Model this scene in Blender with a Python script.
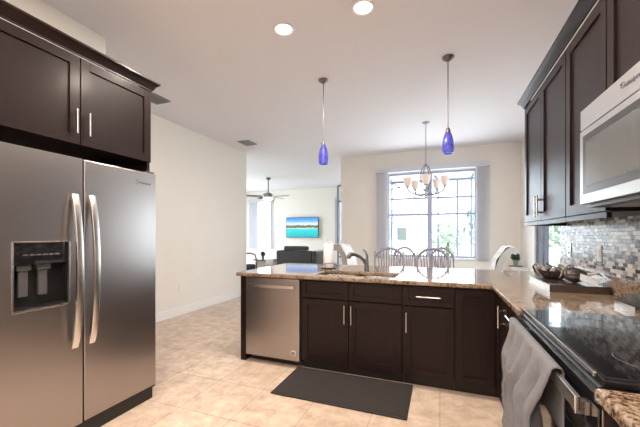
import bpy, bmesh, math, random
from mathutils import Vector, Matrix, noise
random.seed(7)
S = bpy.context.scene
for o in list(bpy.data.objects): bpy.data.objects.remove(o)
COL = S.collection
PI = math.pi

# ------------------------------------------------------------------ camera
cd = bpy.data.cameras.new('camera'); cam = bpy.data.objects.new('camera', cd); COL.objects.link(cam)
cam.location = (0, 0, 1.30); cam.rotation_euler = (PI/2, 0, math.radians(20.7))
cd.sensor_width = 36; cd.lens = 36*317/640; cd.shift_y = 21.5/640; cd.clip_start = .02
S.camera = cam
# ------------------------------------------------------------------ view / world / sun
S.view_settings.view_transform = 'Standard'; S.view_settings.look = 'None'
S.view_settings.gamma = 1; S.view_settings.use_curve_mapping = False
S.view_settings.exposure = 0.72
W = bpy.data.worlds.new('sky'); S.world = W; W.use_nodes = True
bg = W.node_tree.nodes['Background']; bg.inputs[0].default_value = (.82, .91, 1, 1); bg.inputs[1].default_value = 3.6
sd = bpy.data.lights.new('sun', 'SUN'); sun = bpy.data.objects.new('sun', sd); COL.objects.link(sun)
sd.energy = 3; sd.angle = .01; sun.rotation_euler = (math.radians(38), 0, math.radians(-25))
S.cycles.max_bounces = 12; S.cycles.diffuse_bounces = 6; S.cycles.glossy_bounces = 4
S.cycles.transparent_max_bounces = 12; S.cycles.sample_clamp_indirect = 8
def portal(loc, rot, sx, sy):
    l = bpy.data.lights.new('window_portal', 'AREA'); l.shape = 'RECTANGLE'; l.size = sx; l.size_y = sy
    l.cycles.is_portal = True
    o = bpy.data.objects.new('window_portal', l); COL.objects.link(o); o.location = loc; o.rotation_euler = rot
LAMP_W = 22.0       # watts of one recessed downlight
LAMP_C = (1, .86, .74)

def added_daylight(loc, rot, sx, sy, w):               # added area lamp outside one opening, boosts the sky light indoors
    l = bpy.data.lights.new('added_daylight', 'AREA'); l.shape = 'RECTANGLE'; l.size = sx; l.size_y = sy; l.energy = w; l.color = (.86, .93, 1)
    o = bpy.data.objects.new('added_daylight', l); COL.objects.link(o); o.location = loc; o.rotation_euler = rot
added_daylight((-.19, 7.22, 1.73), (-PI/2, 0, 0), 1.76, 1.8, 34)
added_daylight((-6.83, 11.52, 1.71), (-PI/2, 0, 0), .98, 1.88, 8)
added_daylight((-3.05, 11.52, 1.7), (-PI/2, 0, 0), 1.0, 1.8, 6)
added_daylight((1.66, 5.375, 1.075), (0, PI/2, 0), 2.15, 1.19, 18)
added_daylight((-8.22, 8.5, 1.25), (0, -PI/2, 0), 2.5, 3.8, 60)
# ------------------------------------------------------------------ materials
M = {}
def nt(name):
    m = bpy.data.materials.new(name); m.use_nodes = True; M[name] = m
    t = m.node_tree; return m, t, t.nodes['Principled BSDF']
def pbr(name, col, rough=.5, metal=0, coat=0, spec=.5, noise=0, nscale=20, stretch=(1,1,1), bump=0, bscale=None, emit=None, estr=0, rnoise=0):
    m, t, b = nt(name); N = t.nodes; L = t.links
    b.inputs['Base Color'].default_value = (*col, 1); b.inputs['Roughness'].default_value = rough
    b.inputs['Metallic'].default_value = metal; b.inputs['Coat Weight'].default_value = coat
    b.inputs['Specular IOR Level'].default_value = spec
    b.inputs['Coat Roughness'].default_value = .2
    if emit: b.inputs['Emission Color'].default_value = (*emit, 1); b.inputs['Emission Strength'].default_value = estr
    tc = N.new('ShaderNodeTexCoord'); mp = N.new('ShaderNodeMapping'); mp.inputs['Scale'].default_value = stretch
    L.new(tc.outputs['Object'], mp.inputs['Vector'])
    n = N.new('ShaderNodeTexNoise'); n.inputs['Scale'].default_value = nscale; n.inputs['Detail'].default_value = 5
    L.new(mp.outputs[0], n.inputs['Vector'])
    if noise:
        mx = N.new('ShaderNodeMix'); mx.data_type = 'RGBA'
        mx.inputs[6].default_value = (*[max(0, c*(1-noise)) for c in col], 1)
        mx.inputs[7].default_value = (*[min(1, c*(1+noise)) for c in col], 1)
        L.new(n.outputs['Fac'], mx.inputs[0]); L.new(mx.outputs[2], b.inputs['Base Color'])
    if rnoise:
        mr = N.new('ShaderNodeMapRange'); mr.inputs[3].default_value = rough-rnoise; mr.inputs[4].default_value = rough+rnoise
        L.new(n.outputs['Fac'], mr.inputs[0]); L.new(mr.outputs[0], b.inputs['Roughness'])
    if bump:
        n2 = N.new('ShaderNodeTexNoise'); n2.inputs['Scale'].default_value = bscale or nscale; n2.inputs['Detail'].default_value = 4
        L.new(mp.outputs[0], n2.inputs['Vector'])
        bp = N.new('ShaderNodeBump'); bp.inputs['Strength'].default_value = bump; bp.inputs['Distance'].default_value = .01
        L.new(n2.outputs['Fac'], bp.inputs['Height']); L.new(bp.outputs[0], b.inputs['Normal'])
    return m
WALLC = (.83, .80, .755)
pbr('wall_paint', WALLC, .7, noise=.02, nscale=3, bump=.08, bscale=160)
pbr('ceiling_paint', (.76, .74, .78), .8, noise=.01, nscale=2, bump=.06, bscale=120)
pbr('trim_white', (.86, .86, .86), .35, noise=.01)
pbr('white_plastic', (.84, .84, .83), .4, noise=.01)
pbr('espresso_wood', (.0145, .0072, .0068), .42, spec=.16, coat=.14, noise=.35, nscale=9, stretch=(6, 6, .6), bump=.03, bscale=30)
pbr('espresso_dark', (.012, .008, .008), .55, noise=.1)
pbr('stainless', (.42, .39, .385), .30, metal=1, noise=.015, nscale=14, stretch=(40, 40, .6), rnoise=.012)
pbr('stainless_light', (.74, .72, .70), .26, metal=1, noise=.01, nscale=14, stretch=(1, 1, 40), rnoise=.012)
pbr('chrome', (.75, .74, .73), .16, metal=1, noise=.02)
pbr('nickel', (.62, .59, .56), .24, metal=1, noise=.03)
pbr('dark_nickel', (.20, .17, .165), .3, metal=.9, noise=.03)
pbr('bronze_dark', (.17, .165, .175), .3, metal=.8, noise=.05)
pbr('black_plastic', (.010, .010, .011), .35, noise=.1)
pbr('black_glass', (.006, .006, .008), .04, coat=.5, noise=.05)
pbr('grey_glass', (.085, .09, .088), .12, coat=.6, noise=.06, nscale=4)
pbr('dark_grey_plastic', (.07, .07, .075), .4, noise=.06)
pbr('microwave_border', (.035, .032, .03), .3, noise=.05)
pbr('satin_steel', (.62, .60, .58), .36, metal=1, noise=.01, nscale=14, stretch=(1, 1, 40), rnoise=.012)
pbr('grey_mark', (.16, .16, .18), .5, noise=.05)
pbr('lamp_white', (.9, .9, .9), .5, emit=(1, .9, .74), estr=7)
pbr('frosted_lamp', (.72, .63, .60), .4, emit=(1, .86, .76), estr=.10)
pbr('fan_bowl', (.9, .88, .85), .4, emit=(1, .93, .85), estr=.8)
pbr('chandelier_metal', (.30, .295, .35), .45, metal=.2, noise=.05)
pbr('fan_blade', (.035, .033, .036), .5, noise=.15)
pbr('burner_mark', (.03, .03, .032), .4, noise=.1)
pbr('vent_grey', (.24, .24, .25), .5, noise=.05)
pbr('vent_dark', (.10, .10, .11), .7, noise=.05)
pbr('window_frame', (.40, .44, .60), .5, noise=.04)
pbr('slider_frame', (.035, .035, .05), .4, noise=.05)
pbr('blind_white', (.78, .78, .82), .6, noise=.02)
t_ = M['blind_white'].node_tree; tl = t_.nodes.new('ShaderNodeBsdfTranslucent'); tl.inputs[0].default_value = (.74, .74, .80, 1)
mx_ = t_.nodes.new('ShaderNodeMixShader'); mx_.inputs[0].default_value = .35
t_.links.new(t_.nodes['Principled BSDF'].outputs[0], mx_.inputs[1]); t_.links.new(tl.outputs[0], mx_.inputs[2]); t_.links.new(mx_.outputs[0], t_.nodes['Material Output'].inputs[0])
pbr('leather_dark', (.055, .052, .062), .42, noise=.12, nscale=30, bump=.1, bscale=200)
pbr('navy_fabric', (.03, .035, .075), .8, noise=.2, nscale=60)
pbr('honey_wood', (.24, .12, .06), .45, noise=.25, nscale=8, stretch=(8, 8, 1))
pbr('pale_wood', (.55, .52, .50), .5, noise=.1, nscale=10)
pbr('dark_top', (.13, .11, .10), .4, noise=.15, nscale=12)
pbr('chair_paint', (.30, .295, .36), .45, noise=.10, nscale=25)
pbr('cream_linen', (.74, .71, .68), .85, noise=.06, nscale=90, bump=.1, bscale=300)
pbr('shaded_grey_linen', (.42, .39, .38), .85, noise=.08, nscale=90)  # darker chair shell linen, shade of the sides put into its colour
pbr('button_grey', (.33, .31, .31), .6, noise=.05)
pbr('paper_white', (.76, .77, .78), .8, noise=.015, nscale=60, bump=.1, bscale=150)
pbr('page_white', (.85, .86, .90), .45, noise=.03, nscale=40)
pbr('book_cover', (.06, .04, .03), .25, coat=.4, noise=.3, nscale=30)
pbr('card_white', (.72, .77, .84), .35, noise=.08, nscale=40)
pbr('woven_dark', (.055, .045, .042), .4, coat=.3, noise=.4, nscale=60)
pbr('woven_pale', (.40, .36, .34), .4, noise=.2, nscale=60)
pbr('towel_grey', (.165, .168, .185), .95, noise=.22, nscale=70, bump=.5, bscale=420)
pbr('mat_brown', (.028, .023, .021), .85, noise=.4, nscale=160, bump=.5, bscale=260)
pbr('mat_edge', (.022, .019, .018), .8, noise=.1)
pbr('leaf_green', (.08, .17, .06), .6, noise=.35, nscale=6)
pbr('leaf_dark', (.035, .085, .03), .6, noise=.3, nscale=30)
pbr('leaf_pale', (.28, .36, .26), .6, noise=.25, nscale=6)
pbr('bark', (.12, .08, .05), .9, noise=.3, nscale=12)
pbr('pot_grey', (.28, .28, .29), .6, noise=.1)
pbr('lawn', (.55, .58, .50), .95, noise=.12, nscale=3)
pbr('house_wall', (.62, .66, .74), .8, noise=.04)
pbr('house_roof', (.34, .36, .42), .8, noise=.12, nscale=10)
pbr('cage_metal', (.20, .22, .30), .5, noise=.05)
pbr('concrete_ext', (.66, .65, .62), .9, noise=.06)

def glass_blue():
    m, t, b = nt('cobalt_glass'); N = t.nodes; L = t.links
    tc = N.new('ShaderNodeTexCoord'); n = N.new('ShaderNodeTexNoise'); n.inputs['Scale'].default_value = 28; n.inputs['Distortion'].default_value = 2
    L.new(tc.outputs['Object'], n.inputs['Vector'])
    r = N.new('ShaderNodeValToRGB'); r.color_ramp.elements[0].position = .35; r.color_ramp.elements[1].position = .7
    r.color_ramp.elements[0].color = (.035, .035, .27, 1); r.color_ramp.elements[1].color = (.11, .12, .50, 1)
    L.new(n.outputs['Fac'], r.inputs[0]); L.new(r.outputs[0], b.inputs['Base Color'])
    b.inputs['Roughness'].default_value = .12; b.inputs['Coat Weight'].default_value = .4
    b.inputs['Transmission Weight'].default_value = .25
    L.new(r.outputs[0], b.inputs['Emission Color']); b.inputs['Emission Strength'].default_value = .35
glass_blue()
def pane_glass():
    m = bpy.data.materials.new('pane_glass'); m.use_nodes = True; M['pane_glass'] = m; t = m.node_tree; N = t.nodes; L = t.links
    N.remove(N['Principled BSDF'])
    tr = N.new('ShaderNodeBsdfTransparent'); tr.inputs[0].default_value = (.95, .97, .97, 1)
    gl = N.new('ShaderNodeBsdfGlossy'); gl.inputs['Roughness'].default_value = .02
    fr = N.new('ShaderNodeFresnel'); fr.inputs[0].default_value = 1.35
    ge = N.new('ShaderNodeNewGeometry'); iv = N.new('ShaderNodeMath'); iv.operation = 'SUBTRACT'; iv.inputs[0].default_value = 1
    mu = N.new('ShaderNodeMath'); mu.operation = 'MULTIPLY'; L.new(ge.outputs['Backfacing'], iv.inputs[1]); L.new(iv.outputs[0], mu.inputs[0]); L.new(fr.outputs[0], mu.inputs[1])
    mx = N.new('ShaderNodeMixShader'); L.new(mu.outputs[0], mx.inputs[0]); L.new(tr.outputs[0], mx.inputs[1]); L.new(gl.outputs[0], mx.inputs[2])
    L.new(mx.outputs[0], N['Material Output'].inputs[0])
pane_glass()
def granite():
    m, t, b = nt('granite'); N = t.nodes; L = t.links
    g = N.new('ShaderNodeNewGeometry')
    n1 = N.new('ShaderNodeTexNoise'); n1.inputs['Scale'].default_value = 70; n1.inputs['Detail'].default_value = 6; n1.inputs['Roughness'].default_value = .68
    n2 = N.new('ShaderNodeTexNoise'); n2.inputs['Scale'].default_value = 9; n2.inputs['Detail'].default_value = 3
    v = N.new('ShaderNodeTexVoronoi'); v.inputs['Scale'].default_value = 130
    for x in (n1, n2, v): L.new(g.outputs['Position'], x.inputs['Vector'])
    ad = N.new('ShaderNodeMath'); ad.operation = 'MULTIPLY_ADD'; ad.inputs[1].default_value = .35
    L.new(n2.outputs['Fac'], ad.inputs[0]); L.new(n1.outputs['Fac'], ad.inputs[2])
    ad2 = N.new('ShaderNodeMath'); ad2.operation = 'MULTIPLY_ADD'; ad2.inputs[1].default_value = .12
    L.new(v.outputs['Color'], ad2.inputs[0]); L.new(ad.outputs[0], ad2.inputs[2])
    r = N.new('ShaderNodeValToRGB'); cr = r.color_ramp
    pts = [(.50, (.010, .008, .010)), (.58, (.045, .028, .022)), (.66, (.13, .082, .052)), (.73, (.24, .165, .105)), (.80, (.34, .27, .20)), (.90, (.17, .16, .16))]
    cr.elements[0].position, cr.elements[0].color = pts[0][0], (*pts[0][1], 1)
    cr.elements[1].position, cr.elements[1].color = pts[-1][0], (*pts[-1][1], 1)
    for p, c in pts[1:-1]:
        e = cr.elements.new(p); e.color = (*c, 1)
    L.new(ad2.outputs[0], r.inputs[0]); L.new(r.outputs[0], b.inputs['Base Color'])
    b.inputs['Roughness'].default_value = .06; b.inputs['Specular IOR Level'].default_value = .5
granite()
def floor_tile():
    m, t, b = nt('travertine_tile'); N = t.nodes; L = t.links
    g = N.new('ShaderNodeNewGeometry'); mp = N.new('ShaderNodeMapping'); mp.inputs['Location'].default_value = (1.84+.46*20, -1.86+.47*20, 0)
    L.new(g.outputs['Position'], mp.inputs['Vector'])
    br = N.new('ShaderNodeTexBrick'); br.offset = 0; br.squash = 1; br.inputs['Scale'].default_value = 1
    br.inputs['Brick Width'].default_value = .46; br.inputs['Row Height'].default_value = .47; br.inputs['Mortar Size'].default_value = .0045
    br.inputs['Mortar Smooth'].default_value = .2
    br.inputs['Color1'].default_value = (.565, .46, .37, 1); br.inputs['Color2'].default_value = (.64, .54, .45, 1); br.inputs['Mortar'].default_value = (.42, .34, .28, 1)
    L.new(mp.outputs[0], br.inputs['Vector'])
    n = N.new('ShaderNodeTexNoise'); n.inputs['Scale'].default_value = 8; n.inputs['Detail'].default_value = 9; n.inputs['Roughness'].default_value = .72; n.inputs['Distortion'].default_value = .25
    L.new(g.outputs['Position'], n.inputs['Vector'])
    r = N.new('ShaderNodeValToRGB'); r.color_ramp.elements[0].position = .32; r.color_ramp.elements[0].color = (.70, .62, .56, 1)
    r.color_ramp.elements[1].position = .62; r.color_ramp.elements[1].color = (1.08, 1.08, 1.08, 1)
    L.new(n.outputs['Fac'], r.inputs[0])
    mx = N.new('ShaderNodeMix'); mx.data_type = 'RGBA'; mx.blend_type = 'MULTIPLY'; mx.inputs[0].default_value = 1
    L.new(br.outputs['Color'], mx.inputs[6]); L.new(r.outputs[0], mx.inputs[7]); L.new(mx.outputs[2], b.inputs['Base Color'])
    b.inputs['Roughness'].default_value = .3; b.inputs['Specular IOR Level'].default_value = .4
    bp = N.new('ShaderNodeBump'); bp.inputs['Strength'].default_value = .3; bp.inputs['Distance'].default_value = .002; bp.invert = True
    L.new(br.outputs['Fac'], bp.inputs['Height']); L.new(bp.outputs[0], b.inputs['Normal'])
floor_tile()
def mosaic():
    m, t, b = nt('mosaic_tile'); N = t.nodes; L = t.links
    g = N.new('ShaderNodeNewGeometry'); sx = N.new('ShaderNodeSeparateXYZ'); cx = N.new('ShaderNodeCombineXYZ')
    L.new(g.outputs['Position'], sx.inputs[0]); L.new(sx.outputs['Y'], cx.inputs[0]); L.new(sx.outputs['Z'], cx.inputs[1])
    br = N.new('ShaderNodeTexBrick'); br.offset = .5; br.inputs['Scale'].default_value = 1
    br.inputs['Brick Width'].default_value = .052; br.inputs['Row Height'].default_value = .0245; br.inputs['Mortar Size'].default_value = .0016
    br.inputs['Color1'].default_value = (0, 0, 0, 1); br.inputs['Color2'].default_value = (1, 1, 1, 1); br.inputs['Mortar'].default_value = (.5, .5, .5, 1)
    L.new(cx.outputs[0], br.inputs['Vector'])
    r = N.new('ShaderNodeValToRGB'); r.color_ramp.interpolation = 'CONSTANT'; cr = r.color_ramp
    cs = [(0, (.02, .017, .017)), (.20, (.11, .10, .10)), (.33, (.34, .31, .29)), (.46, (.60, .575, .55)), (.64, (.24, .24, .255)), (.78, (.74, .72, .70))]
    cr.elements[0].color = (*cs[0][1], 1); cr.elements[1].position = cs[1][0]; cr.elements[1].color = (*cs[1][1], 1)
    for p, c in cs[2:]:
        e = cr.elements.new(p); e.color = (*c, 1)
    L.new(br.outputs['Color'], r.inputs[0])
    mx = N.new('ShaderNodeMix'); mx.data_type = 'RGBA'; mx.inputs[7].default_value = (.40, .37, .35, 1)
    L.new(br.outputs['Fac'], mx.inputs[0]); L.new(r.outputs[0], mx.inputs[6]); L.new(mx.outputs[2], b.inputs['Base Color'])
    mr = N.new('ShaderNodeMapRange'); mr.inputs[3].default_value = .2; mr.inputs[4].default_value = .8
    L.new(br.outputs['Fac'], mr.inputs[0]); L.new(mr.outputs[0], b.inputs['Roughness'])
    b.inputs['Specular IOR Level'].default_value = .22
    n = N.new('ShaderNodeTexNoise'); n.inputs['Scale'].default_value = 55; L.new(cx.outputs[0], n.inputs['Vector'])
    ma = N.new('ShaderNodeMath'); ma.operation = 'MULTIPLY_ADD'; ma.inputs[1].default_value = -1.2; L.new(br.outputs['Fac'], ma.inputs[0]); L.new(n.outputs['Fac'], ma.inputs[2])
    bp = N.new('ShaderNodeBump'); bp.inputs['Strength'].default_value = .35; bp.inputs['Distance'].default_value = .002
    L.new(ma.outputs[0], bp.inputs['Height']); L.new(bp.outputs[0], b.inputs['Normal'])
mosaic()
def tv_picture():                               # generic seaside view: sky, tree line, turquoise water
    m, t, b = nt('screen_picture'); N = t.nodes; L = t.links
    tc = N.new('ShaderNodeTexCoord'); sx = N.new('ShaderNodeSeparateXYZ'); L.new(tc.outputs['Generated'], sx.inputs[0])
    n = N.new('ShaderNodeTexNoise'); n.inputs['Scale'].default_value = 9; n.inputs['Detail'].default_value = 6; L.new(tc.outputs['Generated'], n.inputs['Vector'])
    ma = N.new('ShaderNodeMath'); ma.operation = 'MULTIPLY_ADD'; ma.inputs[1].default_value = .16
    L.new(n.outputs['Fac'], ma.inputs[0]); L.new(sx.outputs['Z'], ma.inputs[2])
    r = N.new('ShaderNodeValToRGB'); cr = r.color_ramp
    cs = [(0, (0, .26, .33)), (.30, (0, .42, .47)), (.50, (.02, .50, .53)), (.53, (.55, .47, .35)), (.57, (.07, .10, .05)), (.68, (.12, .13, .07)), (.72, (.55, .68, .85)), (.90, (.12, .33, .75)), (1, (.06, .22, .62))]
    cr.elements[0].color = (*cs[0][1], 1); cr.elements[1].position = 1; cr.elements[1].color = (*cs[-1][1], 1)
    for p, c in cs[1:-1]:
        e = cr.elements.new(p); e.color = (*c, 1)
    L.new(ma.outputs[0], r.inputs[0]); b.inputs['Base Color'].default_value = (.01, .01, .01, 1); b.inputs['Roughness'].default_value = .2
    L.new(r.outputs[0], b.inputs['Emission Color']); b.inputs['Emission Strength'].default_value = 1.0
tv_picture()

# ------------------------------------------------------------------ mesh helpers
class MB:
    def __init__(s): s.b = bmesh.new(); s.bev = False
    def box(s, x0, x1, y0, y1, z0, z1, bev=0, seg=2):
        x0, x1 = min(x0, x1), max(x0, x1); y0, y1 = min(y0, y1), max(y0, y1); z0, z1 = min(z0, z1), max(z0, z1)
        vs = [s.b.verts.new((x, y, z)) for z in (z0, z1) for x, y in ((x0, y0), (x1, y0), (x1, y1), (x0, y1))]
        fs = [s.b.faces.new([vs[i] for i in q]) for q in ((3, 2, 1, 0), (4, 5, 6, 7), (0, 1, 5, 4), (1, 2, 6, 5), (2, 3, 7, 6), (3, 0, 4, 7))]
        if bev:
            s.bev = True
            es = list({e for f in fs for e in f.edges})
            bmesh.ops.bevel(s.b, geom=es, offset=bev, segments=seg, profile=.5, affect='EDGES')
        return s
    def fbox(s, face, o, u0, u1, v0, v1, n0, n1, bev=0):
        """box on a cabinet face: o = coordinate of the face plane, n outwards"""
        if face == 'S': return s.box(u0, u1, o-n0, o-n1, v0, v1, bev)
        if face == 'N': return s.box(u0, u1, o+n0, o+n1, v0, v1, bev)
        if face == 'E': return s.box(o+n0, o+n1, u0, u1, v0, v1, bev)
        return s.box(o-n0, o-n1, u0, u1, v0, v1, bev)
    def tube(s, pts, r, n=10, closed=False):
        pts = [Vector(p) for p in pts]; k = len(pts)
        rs = r if isinstance(r, (list, tuple)) else [r]*k
        rings = []; up = None
        for i, p in enumerate(pts):
            if closed: d = pts[(i+1) % k]-pts[i-1]
            else: d = pts[min(i+1, k-1)]-pts[max(i-1, 0)]
            d.normalize()
            if up is None: up = Vector((0, 0, 1)) if abs(d.z) < .9 else Vector((1, 0, 0))
            a = d.cross(up); a.normalize(); c = a.cross(d); c.normalize(); up = c
            rings.append([s.b.verts.new(p+(a*math.cos(2*PI*j/n)+c*math.sin(2*PI*j/n))*rs[i]) for j in range(n)])
        for i in range(k if closed else k-1):
            A, B = rings[i], rings[(i+1) % k]
            for j in range(n): s.b.faces.new((A[j], A[(j+1) % n], B[(j+1) % n], B[j]))
        if not closed:
            s.b.faces.new(rings[0][::-1]); s.b.faces.new(rings[-1])
        return s
    def lathe(s, prof, c=(0, 0, 0), n=24, ax='z', ring=False):
        c = Vector(c); rings = []
        for r, h in prof:
            ring = []
            for j in range(n):
                a, b = r*math.cos(2*PI*j/n), r*math.sin(2*PI*j/n)
                v = {'z': (a, b, h), 'x': (h, a, b), 'y': (a, h, b)}[ax]
                ring.append(s.b.verts.new(c+Vector(v)))
            rings.append(ring)
        for A, B in zip(rings, rings[1:]):
            for j in range(n): s.b.faces.new((A[j], A[(j+1) % n], B[(j+1) % n], B[j]))
        if ring:
            A, B = rings[-1], rings[0]
            for j in range(n): s.b.faces.new((A[j], A[(j+1) % n], B[(j+1) % n], B[j]))
        else: s.b.faces.new(rings[0][::-1]); s.b.faces.new(rings[-1])
        return s
    def prism(s, poly, fn, t0, t1):
        """extrude a 2-D outline: fn(a, b, t) -> xyz"""
        A = [s.b.verts.new(fn(a, b, t0)) for a, b in poly]; B = [s.b.verts.new(fn(a, b, t1)) for a, b in poly]; n = len(poly)
        s.b.faces.new(A[::-1]); s.b.faces.new(B)
        for i in range(n): s.b.faces.new((A[i], A[(i+1) % n], B[(i+1) % n], B[i]))
        return s
    def loft(s, rings, closed_ring=True, caps=True):
        R = [[s.b.verts.new(p) for p in r] for r in rings]; n = len(R[0])
        for A, B in zip(R, R[1:]):
            for j in range(n if closed_ring else n-1): s.b.faces.new((A[j], A[(j+1) % n], B[(j+1) % n], B[j]))
        if caps and closed_ring: s.b.faces.new(R[0][::-1]); s.b.faces.new(R[-1])
        return s
    def ball(s, c, r, sub=2, sc=(1, 1, 1)):
        mt = Matrix.Translation(c) @ Matrix.Diagonal((*[r*k for k in sc], 1))
        bmesh.ops.create_icosphere(s.b, subdivisions=sub, radius=1, matrix=mt); return s
    def bar(s, p, q, w, h):
        """rectangular bar from p to q"""
        p, q = Vector(p), Vector(q); d = (q-p).normalized(); up = Vector((0, 0, 1)) if abs(d.z) < .9 else Vector((0, 1, 0))
        a = d.cross(up).normalized(); c = a.cross(d)
        return s.loft([[x+a*i*w/2+c*j*h/2 for i, j in ((-1, -1), (1, -1), (1, 1), (-1, 1))] for x in (p, q)])
    def slab(s, xs, ys, inside, z0, z1, bev):
        vs = {}
        def V(i, j):
            if (i, j) not in vs: vs[i, j] = s.b.verts.new((xs[i], ys[j], z1))
            return vs[i, j]
        fs = [s.b.faces.new((V(i, j), V(i+1, j), V(i+1, j+1), V(i, j+1))) for i in range(len(xs)-1) for j in range(len(ys)-1)
              if inside((xs[i]+xs[i+1])/2, (ys[j]+ys[j+1])/2)]
        ex = bmesh.ops.extrude_face_region(s.b, geom=fs)
        for v in [g for g in ex['geom'] if isinstance(g, bmesh.types.BMVert)]: v.co.z = z0
        bmesh.ops.recalc_face_normals(s.b, faces=s.b.faces[:]); s.b.normal_update()
        es = [e for e in s.b.edges if len(e.link_faces) == 2 and e.calc_face_angle() > .5 and abs(e.verts[0].co.z-e.verts[1].co.z) < 1e-5]
        bmesh.ops.bevel(s.b, geom=es, offset=bev, segments=3, profile=.5, affect='EDGES'); s.bev = True; return s
    def build(s, name, mat, parent=None, smooth=40, origin=None):
        b = s.b; bmesh.ops.recalc_face_normals(b, faces=b.faces[:])
        off = Vector((0, 0, 0)); p = parent
        if parent is None:
            if origin is None:
                xs = [v.co for v in b.verts]
                off = Vector(((min(v.x for v in xs)+max(v.x for v in xs))/2, (min(v.y for v in xs)+max(v.y for v in xs))/2, min(v.z for v in xs)))
            else: off = Vector(origin)
        while p is not None: off = off+p.location; p = p.parent
        for v in b.verts: v.co -= off
        if smooth:
            b.normal_update(); lim = math.radians(smooth)
            for f in b.faces: f.smooth = True
            for e in b.edges: e.smooth = not (len(e.link_faces) == 2 and e.calc_face_angle(0) > lim)
        me = bpy.data.meshes.new(name); b.to_mesh(me); b.free()
        me.materials.append(M[mat] if isinstance(mat, str) else mat)
        o = bpy.data.objects.new(name, me); COL.objects.link(o)
        if s.bev and smooth:
            w = o.modifiers.new('normals', 'WEIGHTED_NORMAL'); w.keep_sharp = True; w.weight = 100
        if parent is not None: o.parent = parent
        else: o.location = off
        return o
def thing(name, label, cat, loc=(0, 0, 0), rz=0, group=None):
    o = bpy.data.objects.new(name, None); COL.objects.link(o); o.location = loc; o.rotation_euler = (0, 0, rz)
    o.empty_display_size = .1
    o['label'] = label; o['category'] = cat
    if group: o['group'] = group
    return o
def tag(o, label, cat, group=None):
    o['label'] = label; o['category'] = cat
    if group: o['group'] = group
    return o
def struct(o):
    o['kind'] = 'structure'; return o
def dup(root, loc, rz, label):
    def cp(o, par):
        c = o.copy(); COL.objects.link(c)
        if par: c.parent = par
        for ch in kids.get(o.name, []): cp(ch, c)
        return c
    kids = {}
    for o in COL.objects:
        if o.parent: kids.setdefault(o.parent.name, []).append(o)
    r = cp(root, None); r.location = loc; r.rotation_euler = (0, 0, rz); r['label'] = label
    return r
def text_part(name, body, size, origin, udir, vdir, mat, parent, depth=.0012):
    cu = bpy.data.curves.new('t', 'FONT'); cu.body = body; cu.size = size; cu.align_x = 'CENTER'; cu.align_y = 'CENTER'; cu.extrude = depth
    to = bpy.data.objects.new('t', cu); COL.objects.link(to); bpy.context.view_layer.update()
    me = bpy.data.meshes.new_from_object(to.evaluated_get(bpy.context.evaluated_depsgraph_get()))
    bpy.data.objects.remove(to); u, v = Vector(udir), Vector(vdir); n = u.cross(v)
    b = MB(); b.b.from_mesh(me); bpy.data.meshes.remove(me)
    for x in b.b.verts: x.co = Vector(origin)+u*x.co.x+v*x.co.y+n*(x.co.z+depth)
    return b.build(name, mat, parent, smooth=0)

# ------------------------------------------------------------------ room shell
H = 3.08
def wallbox(name, parts, mat='wall_paint'):
    m = MB()
    for p in parts: m.box(*p)
    return struct(m.build(name, mat, smooth=0, origin=(0, 0, 0)))
struct(MB().box(-8.15, 1.59, -2.65, 11.45, -.12, 0).build('floor', 'travertine_tile', smooth=0, origin=(0, 0, 0)))
struct(MB().box(-8.15, 1.59, -2.65, 11.45, H, H+.14).build('ceiling', 'ceiling_paint', smooth=0, origin=(0, 0, 0)))
def holed(axis, p0, p1, a0, a1, holes):
    """wall slab along one axis with rectangular holes (h0,h1,z0,z1)"""
    out = []; cur = a0
    def add(u0, u1, z0, z1):
        if u1-u0 > 1e-4 and z1-z0 > 1e-4: out.append((u0, u1, p0, p1, z0, z1) if axis == 'x' else (p0, p1, u0, u1, z0, z1))
    for h0, h1, z0, z1 in sorted(holes):
        add(cur, h0, 0, H); add(h0, h1, 0, z0); add(h0, h1, z1, H); cur = h1
    add(cur, a1, 0, H); return out
wallbox('wall_left', [(-4.10, -3.95, 2.0, 5.91, 0, H)])
wallbox('wall_alcove', [(-2.97, -2.83, -2.5, 2.0, 0, H), (-4.10, -2.97, 1.86, 2.0, 0, H)])
wallbox('wall_right', [(1.07, 1.22, -2.5, 3.60, 0, H), (1.22, 1.59, 3.45, 3.60, 0, H)])
wallbox('wall_dining_side', holed('y', 1.44, 1.59, 3.60, 7.0, [(4.78, 5.97, 0, 2.15)]))
wallbox('wall_dining', holed('x', 7.0, 7.15, -2.13, 1.59, [(-1.07, .69, .83, 2.63)]))
wallbox('wall_living_side', [(-2.13, -1.98, 7.15, 11.3, 0, H)])
wallbox('wall_living', holed('x', 11.3, 11.45, -8.15, -1.98, [(-7.32, -6.34, .77, 2.65), (-3.55, -2.55, .80, 2.60)]))
wallbox('wall_living_left', holed('y', -8.15, -8.0, 5.76, 11.3, [(6.6, 10.4, 0, 2.5)]))
wallbox('wall_living_near', [(-8.0, -4.10, 5.76, 5.91, 0, H)])
wallbox('wall_back', [(-2.97, 1.22, -2.65, -2.5, 0, H)])
wallbox('wall_tile', [(1.06, 1.07, .0, 3.588, .90, 1.47)], 'mosaic_tile')
portal((-.19, 7.16, 1.73), (-PI/2, 0, 0), 1.76, 1.8)
portal((-6.83, 11.46, 1.71), (-PI/2, 0, 0), .98, 1.88)
portal((-3.05, 11.46, 1.7), (-PI/2, 0, 0), 1.0, 1.8)
portal((1.60, 5.375, 1.075), (0, PI/2, 0), 2.15, 1.19)
portal((-8.16, 8.5, 1.25), (0, -PI/2, 0), 2.5, 3.8)
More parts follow.
